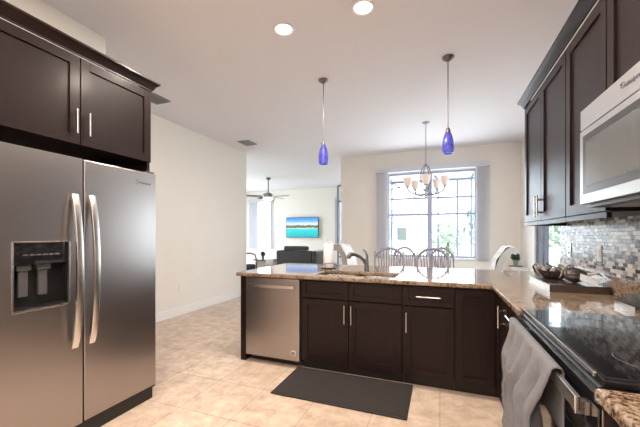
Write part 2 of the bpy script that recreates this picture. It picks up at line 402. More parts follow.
# baseboards
def base(name, *a): struct(MB().box(*a, bev=.004).build(name, 'trim_white'))
base('baseboard_left', -3.95, -3.933, 2.0, 5.925, 0, .13)
base('baseboard_left_end', -4.10, -3.933, 5.91, 5.926, 0, .13)
base('baseboard_dining', -2.13, 1.44, 6.984, 7.0, 0, .13)
base('baseboard_living', -8.0, -2.13, 11.284, 11.3, 0, .13)
base('baseboard_alcove', -3.933, -2.83, 2.0, 2.016, 0, .13)
# windows
def window(n, axis, x0, x1, yc, z0, z1, mull, rail, fw=.045, mat='window_frame'):
    """frame with a mullion list and one meeting rail; panes as children"""
    root = bpy.data.objects.new(f'window_{n}', None); COL.objects.link(root); struct(root)
    root.location = ((x0+x1)/2, yc, z0)
    d = .03; m = MB()
    def bx(mb, a0, a1, c0, c1, dd):
        if axis == 'x': mb.box(a0, a1, yc-dd, yc+dd, c0, c1, .003)
        else: mb.box(yc-dd, yc+dd, a0, a1, c0, c1, .003)
    if axis == 'y': root.location = (yc, (x0+x1)/2, z0)
    bx(m, x0, x0+fw, z0, z1, d); bx(m, x1-fw, x1, z0, z1, d); bx(m, x0+fw, x1-fw, z0, z0+fw, d); bx(m, x0+fw, x1-fw, z1-fw, z1, d)
    for a in mull: bx(m, a-.05, a+.05, z0+fw, z1-fw, d)
    m.build('frame', mat, root)
    eds = [x0+fw]+[q for a in mull for q in (a-.05, a+.05)]+[x1-fw]
    for i in range(0, len(eds), 2):
        if rail:
            r = MB(); bx(r, eds[i], eds[i+1], rail-.022, rail+.022, d*.8); r.build('meeting_rail', mat, root)
        for c0, c1 in ([(z0+fw, rail-.022), (rail+.022, z1-fw)] if rail else [(z0+fw, z1-fw)]):
            p = MB(); bx(p, eds[i], eds[i+1], c0, c1, .003); p.build('pane', 'pane_glass', root)
    return root
window(1, 'x', -1.07, .69, 7.07, .83, 2.63, [-.20], 1.735)
window(2, 'x', -7.32, -6.34, 11.37, .77, 2.65, [], 1.70, .03)
window(3, 'x', -3.55, -2.55, 11.37, .80, 2.60, [], 1.70, .03)
dr = window(4, 'y', 4.78, 5.97, 1.475, 0.01, 2.15, [5.60], None, .10, 'slider_frame'); dr.name = 'door_1'
dr = window(5, 'y', 6.6, 10.4, -8.07, 0.01, 2.5, [8.5], None, .06, 'trim_white'); dr.name = 'added_door'  # unseen living room slider, added to let more sky light in
t = MB().box(1.42, 1.44, 5.97, 6.10, 0, 2.25, .004).box(1.42, 1.44, 4.65, 4.78, 0, 2.25, .004).box(1.42, 1.44, 4.78, 5.97, 2.15, 2.25, .004)
struct(t.build('trim_1', 'trim_white'))
struct(MB().box(-1.10, .72, 6.955, 7.0, .795, .83, .005).build('trim_2', 'trim_white'))
struct(MB().box(-7.36, -6.30, 11.26, 11.3, .735, .77, .005).build('trim_3', 'trim_white'))

# ------------------------------------------------------------------ outside
struct(MB().box(-60, 60, -30, 90, -.35, -.2).build('ground', 'lawn', smooth=0))
struct(MB().box(-3.5, 4.2, 7.15, 12.0, -.2, -.03).build('patio_slab', 'concrete_ext', smooth=0))
cg = thing('screen_enclosure', 'thin grey metal screen frame over the patio outside the dining window', 'patio enclosure', (0, 10.5, -.03))
for x in (-3.3, -1.46, -.05, .50, .88, 2.4, 4.0): MB().box(x-.026, x+.026, 10.474, 10.526, -.03, 3.0).build('post', 'cage_metal', cg)
for z in (.55, 2.46, 3.0): MB().box(-3.3, 4.0, 10.475, 10.525, z-.03, z+.03).build('rail', 'cage_metal', cg)
for x, x2 in ((-1.46, -1.9), (-.05, -.9), (.88, 1.2), (2.4, 2.4)): MB().bar((x, 10.5, 3.0), (x2, 7.2, 3.75), .04, .04).build('roof_bar', 'cage_metal', cg)
MB().bar((-2.6, 10.5, 2.5), (-.6, 10.5, 3.0), .035, .035).bar((-1.46, 10.5, 3.0), (-.7, 10.5, 2.46), .035, .035).build('brace', 'cage_metal', cg)
def tree(loc, h, r, label, name='leafy_tree', mat='leaf_pale', n=420, trunk=True):
    root = thing(name, label, 'tree' if trunk else 'shrub', loc); x, y, z = loc
    if trunk: MB().tube([(x, y, z), (x+.05, y, z+h*.35), (x, y+.05, z+h*.7)], [.12, .09, .04], 8).build('trunk', 'bark', root)
    m = MB()
    for _ in range(n):
        d = Vector((random.gauss(0, 1), random.gauss(0, 1), random.gauss(0, 1))).normalized()*(random.random()**.4)
        c = Vector((x, y, z+(h*.62 if trunk else h*.5)))+Vector((d.x*r, d.y*r, d.z*h*(.38 if trunk else .5)))
        a = Vector((random.gauss(0, 1), random.gauss(0, 1), random.gauss(0, 1))).normalized(); b = a.orthogonal().normalized(); k = r*.16
        q = a.cross(b)*k*.15
        m.loft([[c-a*k, c-a*k+q, c-a*k+b*.01], [c-b*k*.5, c+q, c+b*k*.5], [c+a*k, c+a*k+q, c+a*k+b*.01]])
    m.build('foliage', mat, root, smooth=0)
tree((2.05, 13.8, -.2), 3.0, 1.2, 'leafy green tree outside behind the right dining window pane')
tree((.35, 17.5, -.2), 2.2, .9, 'small distant tree outside seen low in the middle of the dining window', n=260)
tree((4.5, 15.0, -.2), 3.6, 1.3, 'green tree outside the narrow sliding door beside the tiled wall')
hs = thing('neighbour_house', 'pale blue house with grey roof far outside the left dining window pane', 'house', (-5.2, 34, -.2))
MB().box(-8.5, -2.4, 32, 37, -.2, 2.6).build('wall', 'house_wall', hs, smooth=0)
MB().prism([(31.5, 2.6), (37.5, 2.6), (34.5, 4.0)], lambda a, b, t: (t, a, b), -8.9, -2.0).build('roof', 'house_roof', hs, smooth=0)
for x in (-7.2, -5, -3.5): MB().box(x-.45, x+.45, 31.95, 32, .8, 2.0).build('window', 'grey_glass', hs, smooth=0)

# ------------------------------------------------------------------ joinery helpers
def door(parent, face, o, u0, u1, v0, v1, st=.062, name='door', th=.02):
    m = MB(); f = 0.0015
    m.fbox(face, o, u0+.001, u0+st, v0, v1, 0, th, f); m.fbox(face, o, u1-st, u1-.001, v0, v1, 0, th, f)
    m.fbox(face, o, u0+st, u1-st, v0, v0+st, 0, th, f); m.fbox(face, o, u0+st, u1-st, v1-st, v1, 0, th, f)
    m.fbox(face, o, u0+st-.004, u1-st+.004, v0+st-.004, v1-st+.004, 0, th-.012)
    return m.build(name, 'espresso_wood', parent)
def pull(parent, face, o, u, v, L, vert=True, mat='chrome', st=.034):
    def P(uu, vv, n):
        return {'S': (uu, o-n, vv), 'N': (uu, o+n, vv), 'E': (o+n, uu, vv), 'W': (o-n, uu, vv)}[face]
    a, b = ((u, v-L/2), (u, v+L/2)) if vert else ((u-L/2, v), (u+L/2, v))
    m = MB().tube([P(*a, st), P(*b, st)], .0065, 10)
    for k in (.2, .8):
        uu, vv = a[0]+(b[0]-a[0])*k, a[1]+(b[1]-a[1])*k
        m.tube([P(uu, vv, .0005), P(uu, vv, st-.003)], .0048, 8)
    return m.build('handle', mat, parent)
CROWN = [(0, 0), (.006, 0), (.006, .012), (.014, .02), (.022, .04), (.040, .058), (.048, .062), (.048, .075), (0, .075)]
def crown(name, path_fn, mat='espresso_wood', parent=None):
    m = MB(); rings = [[Vector(p) for p in path_fn(n, z)] for n, z in CROWN]
    k = len(rings[0])
    m.loft([[r[i] for r in rings] for i in range(k)])
    return m.build(name, mat, parent, smooth=25)

# ------------------------------------------------------------------ refrigerator and its cabinet
FX = -2.13
fr = thing('refrigerator', 'tall stainless steel side-by-side refrigerator with ice and water dispenser', 'refrigerator', (-2.45, 1.42, 0))
MB().box(-2.80, -2.20, .945, 1.905, .02, 1.765, .006).build('body', 'dark_grey_plastic', fr)
D0, D1, Z0, Z1 = .994, 1.282, .875, 1.265           # dispenser opening
m = MB()
T = .065
fz0, fz1 = .105, 1.785
for a in ((.935, D0, fz0, fz1), (D1, 1.355, fz0, fz1), (D0, D1, fz0, Z0), (D0, D1, Z1, fz1)): m.box(FX-T, FX, *a)
bmesh.ops.remove_doubles(m.b, verts=m.b.verts[:], dist=1e-5)
fd = m.build('freezer_door', 'stainless', fr, smooth=0)
rd = MB().box(FX-T, FX, 1.365, 1.915, fz0, fz1, .008, 3).build('fresh_food_door', 'stainless', fr)
ds = MB()
for a in ((D0, D1, Z0, Z0+.012), (D0, D1, Z1-.008, Z1), (D0, D0+.009, Z0, Z1), (D1-.009, D1, Z0, Z1)): ds.box(FX-.02, FX+.004, *a, .002)
ds = ds.build('dispenser_frame', 'stainless_light', fd)
MB().box(FX-.03, FX-.001, D0+.009, D1-.009, 1.135, Z1-.008, .002).build('dispenser_panel', 'black_glass', fd)
m = MB()
m.box(FX-.064, FX-.058, D0+.009, D1-.009, Z0+.012, 1.135); m.box(FX-.058, FX-.002, D0+.009, D0+.016, Z0+.012, 1.135); m.box(FX-.058, FX-.002, D1-.016, D1-.009, Z0+.012, 1.135)
m.build('dispenser_recess', 'black_plastic', fd)
MB().box(FX-.058, FX-.002, D0+.016, D1-.016, Z0+.012, Z0+.022, .002).build('drip_tray', 'black_plastic', fd)
for y in (1.04, 1.135):
    MB().box(FX-.055, FX-.030, y, y+.045, .955, 1.105, .006).box(FX-.056, FX-.02, y-.012, y+.057, 1.10, 1.133, .006).build('dispenser_paddle', 'dark_grey_plastic', fd)
for k in range(6): MB().box(FX-.001, FX+.0015, 1.045+k*.031, 1.069+k*.031, 1.185, 1.193).build('dispenser_button', 'stainless_light', fd, smooth=0)
def fridge_handle(y, parent):
    m = MB(); rings = []
    for i in range(25):
        t = i/24; z = .60+t*.955; bow = math.sin(PI*t)**.7
        x = FX+.012+.052*bow; w = .019; th = .009
        rings.append([(x-th, y-w, z), (x+th*.6, y-w, z), (x+th, y-w*.7, z), (x+th, y+w*.7, z), (x+th*.6, y+w, z), (x-th, y+w, z)])
    m.loft(rings)
    for z in (.62, 1.535): m.box(FX+.0008, FX+.02, y-.016, y+.016, z-.02, z+.02, .003)
    m.build('handle', 'stainless_light', parent)
fridge_handle(1.302, fd); fridge_handle(1.405, rd)
MB().box(-2.195, -2.150, .95, 1.90, .0, .098, .004).build('toe_grille', 'black_plastic', fr)
MB().box(-2.19, -2.14, 1.86, 1.912, .09, .104).build('hinge', 'black_plastic', fr)
MB().box(-2.19, -2.14, 1.83, 1.905, 1.786, 1.80, .003).build('hinge', 'dark_grey_plastic', fr)
text_part('logo', 'Whirlpool', .024, (FX, 1.812, 1.698), (0, 1, 0), (0, 0, 1), 'grey_mark', rd)
MB().tube([(FX+.001, 1.745+.010*math.cos(a*PI/6), 1.70+.017*math.sin(a*PI/6)) for a in range(12)], .0013, 6, True).build('logo_ring', 'grey_mark', rd)

fc = thing('refrigerator_cabinet', 'dark brown double-door wall cabinet above the refrigerator', 'cabinet', (-2.5, 1.41, 0))
MB().box(-2.828, -2.24, .872, 1.95, 1.90, 2.48).build('body', 'espresso_wood', fc, smooth=0)
MB().box(-2.828, -2.24, 1.925, 1.95, 0, 1.898).build('side_panel', 'espresso_wood', fc, smooth=0)
MB().box(-2.828, -2.24, .872, .90, 0, 1.898).build('side_panel', 'espresso_wood', fc, smooth=0)
d = door(fc, 'E', -2.24, .875, 1.398, 1.895, 2.472); pull(d, 'E', -2.22, 1.362, 2.035, .155)
d = door(fc, 'E', -2.24, 1.402, 1.946, 1.895, 2.472); pull(d, 'E', -2.22, 1.440, 2.035, .155)
crown('crown', lambda n, z: [(-2.22+n, .80, 2.476+z), (-2.22+n, 1.951+n, 2.476+z), (-2.828, 1.951+n, 2.476+z)], parent=fc)

# ------------------------------------------------------------------ peninsula cabinets
PF = 2.82                                            # carcass front; doors reach 2.80
def carcass(parent, x0, x1, y0, y1, top=.874, open_top=False):
    m = MB()
    m.box(x0, x0+.018, y0, y1, .10, top); m.box(x1-.018, x1, y0, y1, .10, top); m.box(x0+.018, x1-.018, y0, y1, .10, .118)
    m.box(x0+.018, x1-.018, y1-.012, y1, .118, top)
    m.box(x0+.018, x1-.018, y0, y0+.018, .845, top) if open_top else m.box(x0+.018, x1-.018, y0, y1-.012, top-.018, top)
    m.build('body', 'espresso_wood', parent, smooth=0)
pe = thing('peninsula_panel', 'espresso end and back panelling around the peninsula beside the dishwasher', 'cabinet panel', (-1.91, 3.1, 0))
MB().box(-1.945, -1.888, 2.805, 3.44, 0, .874, .002).build('end_panel', 'espresso_wood', pe)
MB().box(-1.888, 1.055, 3.425, 3.44, 0, .874).build('back_panel', 'espresso_wood', pe, smooth=0)
dw = thing('dishwasher', 'stainless steel dishwasher at the left end of the peninsula', 'dishwasher', (-1.57, 3.1, 0))
MB().box(-1.872, -1.268, 2.825, 3.40, .08, .86).build('body', 'dark_grey_plastic', dw, smooth=0)
MB().box(-1.85, -1.29, 2.88, 2.90, 0, .08).build('toe_panel', 'black_plastic', dw, smooth=0)
dd = MB().box(-1.872, -1.268, 2.79, 2.823, .075, .868, .004).build('door', 'stainless', dw)
m = MB().box(-1.825, -1.315, 2.757, 2.772, .775, .808, .004); m.box(-1.815, -1.79, 2.771, 2.7895, .78, .803); m.box(-1.35, -1.325, 2.771, 2.7895, .78, .803)
m.build('handle', 'stainless_light', dd)
bd = MB().lathe([(.027, 0), (.027, -.003), (.022, -.005)], (-1.332, 2.7895, .150), 24, 'y').build('badge', 'white_plastic', dd)
text_part('monogram', 'GE', .028, (-1.332, 2.7845, .150), (1, 0, 0), (0, 0, 1), 'grey_mark', bd, .0006)
sb = thing('sink_base_cabinet', 'espresso two-door sink cabinet right of the dishwasher', 'cabinet', (-.78, 3.1, 0))
carcass(sb, -1.258, -.302, PF, 3.42, open_top=True)
for u0, u1, hu in ((-1.250, -.782, -.812), (-.778, -.310, -.748)):
    d = door(sb, 'S', PF, u0, u1, .098, .692); pull(d, 'S', 2.80, hu, .575, .17)
    door(sb, 'S', PF, u0, u1, .702, .862, .045, 'drawer_front')
MB().box(-1.258, -.302, 2.875, 2.89, 0, .10).build('toe_kick', 'espresso_dark', sb, smooth=0)
db = thing('drawer_base_cabinet', 'narrow espresso cabinet with one drawer over a door right of the sink cabinet', 'cabinet', (-.09, 3.1, 0))
carcass(db, -.300, .113, PF, 3.42)
d = door(db, 'S', PF, -.295, .110, .098, .692); pull(d, 'S', 2.80, -.266, .56, .17)
d = door(db, 'S', PF, -.295, .110, .702, .862, .045, 'drawer'); pull(d, 'S', 2.80, -.09, .782, .19, False)
MB().box(-.300, .113, 2.875, 2.89, 0, .10).build('toe_kick', 'espresso_dark', db, smooth=0)
cc = thing('corner_cabinet', 'espresso corner cabinet where the peninsula meets the stove counter', 'cabinet', (.7, 2.9, 0))
MB().box(.115, 1.055, PF, 3.42, .10, .874).box(.43, 1.055, 2.432, PF, .10, .874).build('body', 'espresso_wood', cc, smooth=0)
door(cc, 'S', PF, .118, .405, .098, .862, .058, 'panel')
d = door(cc, 'W', .43, 2.435, 2.795, .098, .862, .058); pull(d, 'W', .41, 2.478, .735, .155)
MB().box(.115, .48, 2.875, 2.89, 0, .10).box(.48, .495, 2.432, 2.875, 0, .10).build('toe_kick', 'espresso_dark', cc, smooth=0)
d2 = thing('drawer_stack_cabinet', 'espresso three-drawer cabinet between the corner and the far side of the stove', 'cabinet', (.7, 2.15, 0))
MB().box(.43, 1.055, 1.908, 2.428, .10, .874).build('body', 'espresso_wood', d2, smooth=0)
for z0, z1 in ((.702, .862), (.405, .692), (.098, .395)):
    d = door(d2, 'W', .43, 1.912, 2.425, z0, z1, .045, 'drawer'); pull(d, 'W', .41, 2.12, (z0+z1)/2+.02, .19, False)
MB().box(.48, .495, 1.908, 2.428, 0, .10).build('toe_kick', 'espresso_dark', d2, smooth=0)
nb = thing('base_cabinet', 'dark reddish brown base cabinet under the near counter right of the stove', 'cabinet', (.7, .2, 0))
MB().box(.43, 1.055, -.60, .965, .10, .874).build('body', 'espresso_wood', nb, smooth=0)
for y0, y1 in ((-.595, .18), (.185, .962)):
    door(nb, 'W', .43, y0, y1, .098, .692); door(nb, 'W', .43, y0, y1, .702, .862, .045, 'drawer')
MB().box(.48, .495, -.60, .965, 0, .10).build('toe_kick', 'espresso_dark', nb, smooth=0)

# ------------------------------------------------------------------ countertops
SX0, SX1, SY0, SY1 = -1.165, -.385, 2.885, 3.285
CT = thing('countertop', 'glossy brown speckled granite countertop over the peninsula and far corner', 'countertop', (-.4, 3.3, .875))
m = MB().slab([-1.975, SX0, SX1, .378, 1.055, 1.3], [1.897, 2.765, SY0, SY1, 3.612, 3.96],
     lambda x, y: not (SX0 < x < SX1 and SY0 < y < SY1) and (y > 2.765 or x > .378) and (x < 1.055 or y > 3.612), .876, .915, .011)
m.build('top', 'granite', CT)
MB().box(1.038, 1.0595, 1.897, 3.585, .916, 1.035, .003).build('backsplash_lip', 'granite', CT)
NT = thing('countertop', 'short granite countertop in the near right corner beside the stove', 'countertop', (.7, .2, .875))
MB().slab([.368, 1.055], [-.62, 1.0], lambda x, y: True, .876, .915, .011).build('top', 'granite', NT)
MB().box(1.038, 1.0595, -.62, 1.0, .916, 1.035, .003).build('backsplash_lip', 'granite', NT)

# sink
sk = thing('sink', 'stainless steel double-bowl sink set into the granite peninsula', 'sink', (-.775, 3.085, .66))
def bowl(x0, x1):
    m = MB(); zt, zb = .872, .68; n = 6; r = .06
    def ring(x0, x1, y0, y1, r, z):
        out = []
        for cx, cy, a0 in ((x1-r, y1-r, 0), (x0+r, y1-r, 90), (x0+r, y0+r, 180), (x1-r, y0+r, 270)):
            for i in range(n): a = math.radians(a0+90*i/(n-1)); out.append((cx+r*math.cos(a), cy+r*math.sin(a), z))
        return out
    y0, y1 = SY0-.006, SY1+.006
    m.loft([ring(x0-.012, x1+.012, y0-.012, y1+.012, r+.012, zt), ring(x0, x1, y0, y1, r, zt), ring(x0+.006, x1-.006, y0+.006, y1-.006, r, zb+.05), ring(x0+.04, x1-.04, y0+.04, y1-.04, r, zb+.004),
            ring(x0+.1, x1-.1, y0+.1, y1-.1, r, zb)], caps=False)
    m.b.faces.new(m.b.verts[-4*n:])
    ob = m.build('bowl', 'stainless_light', sk)
    so = ob.modifiers.new('s', 'SOLIDIFY'); so.thickness = .002; so.offset = 1
    MB().lathe([(.045, .6835), (.045, .6875), (.03, .6865), (.028, .683)], ((x0+x1)/2, (SY0+SY1)/2, 0), 20).build('drain', 'chrome', ob)
bowl(SX0+.0, -.80); bowl(-.755, SX1-.0)
MB().box(-.798, -.757, SY0+.002, SY1-.002, .845, .874, .008).build('divider', 'stainless_light', sk)
# faucet
fa = thing('faucet', 'dark metal kitchen faucet with pull-out spout behind the sink', 'faucet', (-.765, 3.37, .915))
x, y = -.735, 3.37
MB().lathe([(.030, .9155), (.030, .925), (.024, .935), (.021, .97), (.021, 1.0), (.022, 1.02), (.018, 1.035)], (x, y, 0), 20).build('base', 'bronze_dark', fa)
MB().tube([(x-.008, y-.004, .985), (x-.03, y-.02, 1.03), (x-.065, y-.05, 1.068), (x-.105, y-.085, 1.09), (x-.135, y-.11, 1.096)], [.019, .018, .017, .018, .019], 14).build('spout', 'bronze_dark', fa)
MB().tube([(x-.133, y-.108, 1.097), (x-.150, y-.122, 1.093), (x-.162, y-.133, 1.072), (x-.166, y-.136, 1.052)], [.022, .024, .023, .019], 14).build('spray_head', 'bronze_dark', fa)
MB().tube([(x, y, 1.03), (x+.004, y+.004, 1.07), (x-.012, y+.006, 1.115), (x-.04, y+.008, 1.142)], [.018, .014, .010, .008], 12).build('lever', 'bronze_dark', fa)
# paper towel holder + roll
px, py = -1.185, 3.41
ph = thing('paper_towel_holder', 'black wire paper towel holder at the left of the sink', 'paper towel holder', (px, py, .915))
MB().lathe([(.045, .9155), (.048, .922), (.04, .928), (.012, .931)], (px, py, 0), 28).build('base', 'black_plastic', ph)
MB().tube([(px, py, .925), (px, py, 1.22)], .006, 10).build('rod', 'black_plastic', ph)
MB().ball((px, py, 1.229), .013).build('finial', 'nickel', ph)
m = MB()
for z, tl in ((.925, .006), (.965, .022)): m.tube([(px+.088*math.cos(a*PI/16), py+.088*math.sin(a*PI/16), z+tl*math.cos(a*PI/16+.8)) for a in range(32)], .0035, 8, True)
for a in (.4, 2.5, 4.6): m.tube([(px+.088*math.cos(a), py+.088*math.sin(a), .9165), (px+.088*math.cos(a), py+.088*math.sin(a), .975)], .0035, 8)
m.tube([(px-.088, py, .92), (px-.05, py, .919)], .0035, 8).tube([(px+.088, py, .92), (px+.05, py, .919)], .0035, 8)
m.build('wire_base', 'black_plastic', ph)
r = MB().lathe([(.02, .932), (.056, .932), (.058, .936), (.058, 1.20), (.055, 1.206), (.02, 1.206), (.018, 1.203), (.018, .934)], (px, py, 0), 32, ring=True)
tag(r.build('paper_towel_roll', 'paper_white'), 'white paper towel roll standing on the counter left of the faucet', 'paper towels')

# ------------------------------------------------------------------ range
RY0, RY1 = 1.035, 1.889
rg = thing('range', 'black glass-top electric range with stainless oven front', 'stove', (.7, 1.44, 0))
MB().box(.44, 1.045, RY0+.004, RY1-.004, .02, .90).build('body', 'black_plastic', rg, smooth=0)
MB().box(.400, 1.045, RY0, RY1, .902, .922, .004).build('cooktop_frame', 'black_plastic', rg)
ck = MB().box(.408, 1.035, RY0+.012, RY1-.012, .9222, .9265, .002).build('cooktop_glass', 'black_glass', rg)
MB().box(.388, .3985, RY0+.03, RY1-.004, .916, .930, .003).build('front_trim', 'stainless_light', rg)
for bx_, by_, rr in ((.60, 1.22, .10), (.60, 1.66, .085), (.86, 1.22, .075), (.86, 1.66, .10)):
    MB().tube([(bx_+rr*math.cos(a*PI/20), by_+rr*math.sin(a*PI/20), .9266) for a in range(40)], .0012, 4, True).build('burner_ring', 'burner_mark', ck)
MB().prism([(.398, .903), (.44, .903), (.44, .845), (.400, .845), (.391, .850), (.391, .898)], lambda a, b, t: (a, t, b), RY0+.004, RY1-.004).build('control_apron', 'black_plastic', rg, smooth=25)
MB().box(.386, .3905, RY0+.01, RY1-.01, .873, .878).build('apron_strip', 'stainless_light', rg)
od = MB().box(.398, .438, RY0+.006, RY1-.006, .215, .842, .005).build('oven_door', 'stainless', rg)
MB().box(.394, .3985, RY0+.10, RY1-.10, .33, .70, .002).build('oven_window', 'black_glass', od)
MB().box(.390, .3985, RY0+.006, RY1-.006, .765, .842, .003).build('door_top_glass', 'black_glass', od)
m = MB().box(.338, .354, RY0+.004, RY1-.03, .828, .868, .004)
for yy in (RY0+.06, RY1-.06): m.box(.353, .3895, yy-.014, yy+.014, .80, .838, .003)
m.build('handle', 'stainless_light', od)
dw_ = MB().box(.400, .438, RY0+.006, RY1-.006, .06, .208, .005).build('storage_drawer', 'stainless', rg)
MB().box(.50, .52, RY0+.02, RY1-.02, 0, .06).build('toe_panel', 'black_plastic', rg, smooth=0)

# dish towel over the oven handle
def towel():
    m = MB(); NU, NV = 54, 46; y0, y1 = 1.195, 1.845; verts = []
    for i in range(NU+1):
        u = i/NU; y = y0+(y1-y0)*u
        long_ = .50 if u < .80 else .40-.04*math.sin((u-.8)*12)
        drop_back = .20; total = drop_back+.05+long_; row = []
        for j in range(NV+1):
            s_ = j/NV*total
            if s_ < drop_back: x, z, w = .3625, .872-(drop_back-s_), 0
            elif s_ < drop_back+.05:
                a = PI*(s_-drop_back)/.05; x, z, w = .346+.0165*math.cos(a), .872+.011*math.sin(a), 0
            else:
                q = s_-drop_back-.05; x, z = .3295, .872-q; w = min(1, q/.16)
                fold = .5+.5*math.sin(u*2*PI*4.6+.5*math.sin(q*6))
                x -= w*(.004+.046*fold**1.5+.010*math.sin(u*31+q*4)+.004*math.sin(u*67+q*9)) + .012*max(0, q-.1)
                if u > .78: x += w*.014
                z += w*.012*math.sin(u*17)
            nz = noise.noise(Vector((u*9, s_*11, 3))); nz2 = noise.noise(Vector((u*22, s_*30, 8)))
            if w: x -= w*(.012*nz+.005*nz2+.012); z += w*.004*nz2
            yy = y + (.012*w*math.sin(z*16+u*9) if w else 0) - (w*(u-.5)*.05)
            row.append(m.b.verts.new((x, yy, z)))
        verts.append(row)
    for i in range(NU):
        for j in range(NV): m.b.faces.new((verts[i][j], verts[i+1][j], verts[i+1][j+1], verts[i][j+1]))
    o = m.build('dish_towel', 'towel_grey', smooth=80)
    k = o.modifiers.new('thick', 'SOLIDIFY'); k.thickness = .0035; k.offset = 0
    tag(o, 'crumpled grey dish towel hanging over the oven door handle', 'towel')
towel()

# ------------------------------------------------------------------ right wall cabinets, microwave
UX = .76
def upper(name, label, y0, y1, z0, doors, handles, rail=True):
    t = thing(name, label, 'cabinet', (.9, (y0+y1)/2, z0))
    MB().box(UX, 1.058, y0, y1, z0, 2.475).build('body', 'espresso_wood', t, smooth=0)
    for (a, b), h in zip(doors, handles):
        d = door(t, 'W', UX, a, b, z0+.004, 2.466)
        if h: pull(d, 'W', UX-.02, h, z0+.115, .165)
    if rail: MB().box(UX-.018, UX+.004, y0, y1, z0-.03, z0-.001, .003).build('light_rail', 'espresso_wood', t)
    return t
t = upper('wall_cabinet', 'two-door dark wall cabinet at the far end of the right wall', 2.412, 3.445, 1.412, [(2.932, 3.442), (2.415, 2.928)], [2.962, 2.898])
MB().box(UX+.004, 1.058, 3.428, 3.445, 1.382, 1.411).build('light_rail', 'espresso_wood', t)
upper('wall_cabinet', 'single-door dark wall cabinet just left of the microwave', 1.893, 2.408, 1.412, [(1.896, 2.405)], [None])
upper('wall_cabinet', 'dark wall cabinet mounted above the microwave', RY0, 1.889, 1.905, [(1.446, 1.886), (.995, 1.442)], [None, None], False)
tag(crown('crown_moulding', lambda n, z: [(1.058, 3.447+n, 2.477+z), (.74-n, 3.447+n, 2.477+z), (.74-n, RY0, 2.477+z)]), 'dark stepped crown moulding along the top of the right wall cabinets', 'crown moulding')
mw = thing('microwave', 'stainless over-the-range microwave mounted above the stove', 'microwave', (.85, 1.44, 1.44))
MB().box(.665, 1.055, RY0+.004, 1.885, 1.442, 1.895, .003).build('body', 'dark_grey_plastic', mw)
MB().box(.638, .664, RY0+.002, 1.887, 1.800, 1.897, .005).build('vent_panel', 'satin_steel', mw)
md = MB().box(.636, .664, 1.20, 1.887, 1.446, 1.795, .005).build('door', 'satin_steel', mw)
MB().box(.6335, .6358, 1.255, 1.845, 1.492, 1.765, .001).build('door_glass', 'microwave_border', md)
MB().box(.6325, .6336, 1.29, 1.81, 1.525, 1.735, .0005).build('door_screen', 'grey_glass', md)
m = MB().tube([(.60, 1.222, 1.48), (.60, 1.222, 1.76)], .009, 10)
for z in (1.50, 1.74): m.tube([(.6357, 1.222, z), (.602, 1.222, z)], .007, 8)
m.build('handle', 'satin_steel', md)
MB().box(.637, .664, RY0+.002, 1.197, 1.446, 1.795, .004).build('control_panel', 'black_glass', mw)
MB().box(.66, 1.05, RY0+.01, 1.88, 1.430, 1.441).build('bottom_plate', 'black_plastic', mw, smooth=0)
for k in range(2): MB().box(.72, .95, 1.08+k*.42, 1.38+k*.42, 1.425, 1.4297).build('grease_filter', 'vent_grey', mw, smooth=0)
def swirl(r, ph): return [(.6368, 1.502+(r*(1-.03*a))*math.cos(ph+a*.3)*1.3, 1.856+(r*(1-.03*a))*math.sin(ph+a*.3)*.8) for a in range(14)]
MB().tube(swirl(.017, .6), .0018, 6).tube(swirl(.012, 3.4), .0018, 6).build('logo_ring', 'grey_mark', mw)
text_part('logo', 'Whirlpool', .024, (.6378, 1.435, 1.850), (0, -1, 0), (0, 0, 1), 'grey_mark', mw)

# outlets and switches
def plate(name, label, face, o, u, v, w=.072, h=.115, cat='outlet', kind='outlet', mat='white_plastic'):
    P = {'E': (o, u, v), 'W': (o, u, v)}[face]
    t = thing(name, label, cat, P)
    MB().fbox(face, o, u-w/2, u+w/2, v-h/2, v+h/2, .0004, .006, .002).build('plate', mat, t)
    if kind == 'outlet':
        for s_ in (-.024, .024): MB().fbox(face, o, u-.016, u+.016, v+s_-.014, v+s_+.014, .006, .009, .002).build('socket', 'white_plastic' if mat == 'white_plastic' else 'dark_grey_plastic', t)
    else: MB().fbox(face, o, u-.016, u+.016, v-.032, v+.032, .006, .010, .002).build('rocker', 'white_plastic', t)
plate('wall_outlet', 'small white outlet low on the left wall near the baseboard', 'E', -3.95, 4.03, .43)
plate('light_switch', 'white light switch near the end of the left wall', 'E', -3.95, 5.74, 1.19, cat='switch', kind='switch')
plate('wall_outlet', 'grey metal outlet plate on the mosaic backsplash near the sliding door', 'W', 1.06, 3.36, 1.17, mat='nickel')
plate('light_switch', 'pale switch plate on the mosaic backsplash nearer the stove', 'W', 1.06, 2.80, 1.17, cat='switch', kind='switch')

# ------------------------------------------------------------------ mat
mt = thing('floor_mat', 'dark brown textured floor mat in front of the sink cabinets', 'mat', (-.76, 2.55, 0))
MB().box(-1.30, -.215, 2.285, 2.835, .001, .012, .005).build('border', 'mat_edge', mt)
MB().box(-1.27, -.245, 2.315, 2.805, .0122, .0145, .001).build('surface', 'mat_brown', mt)

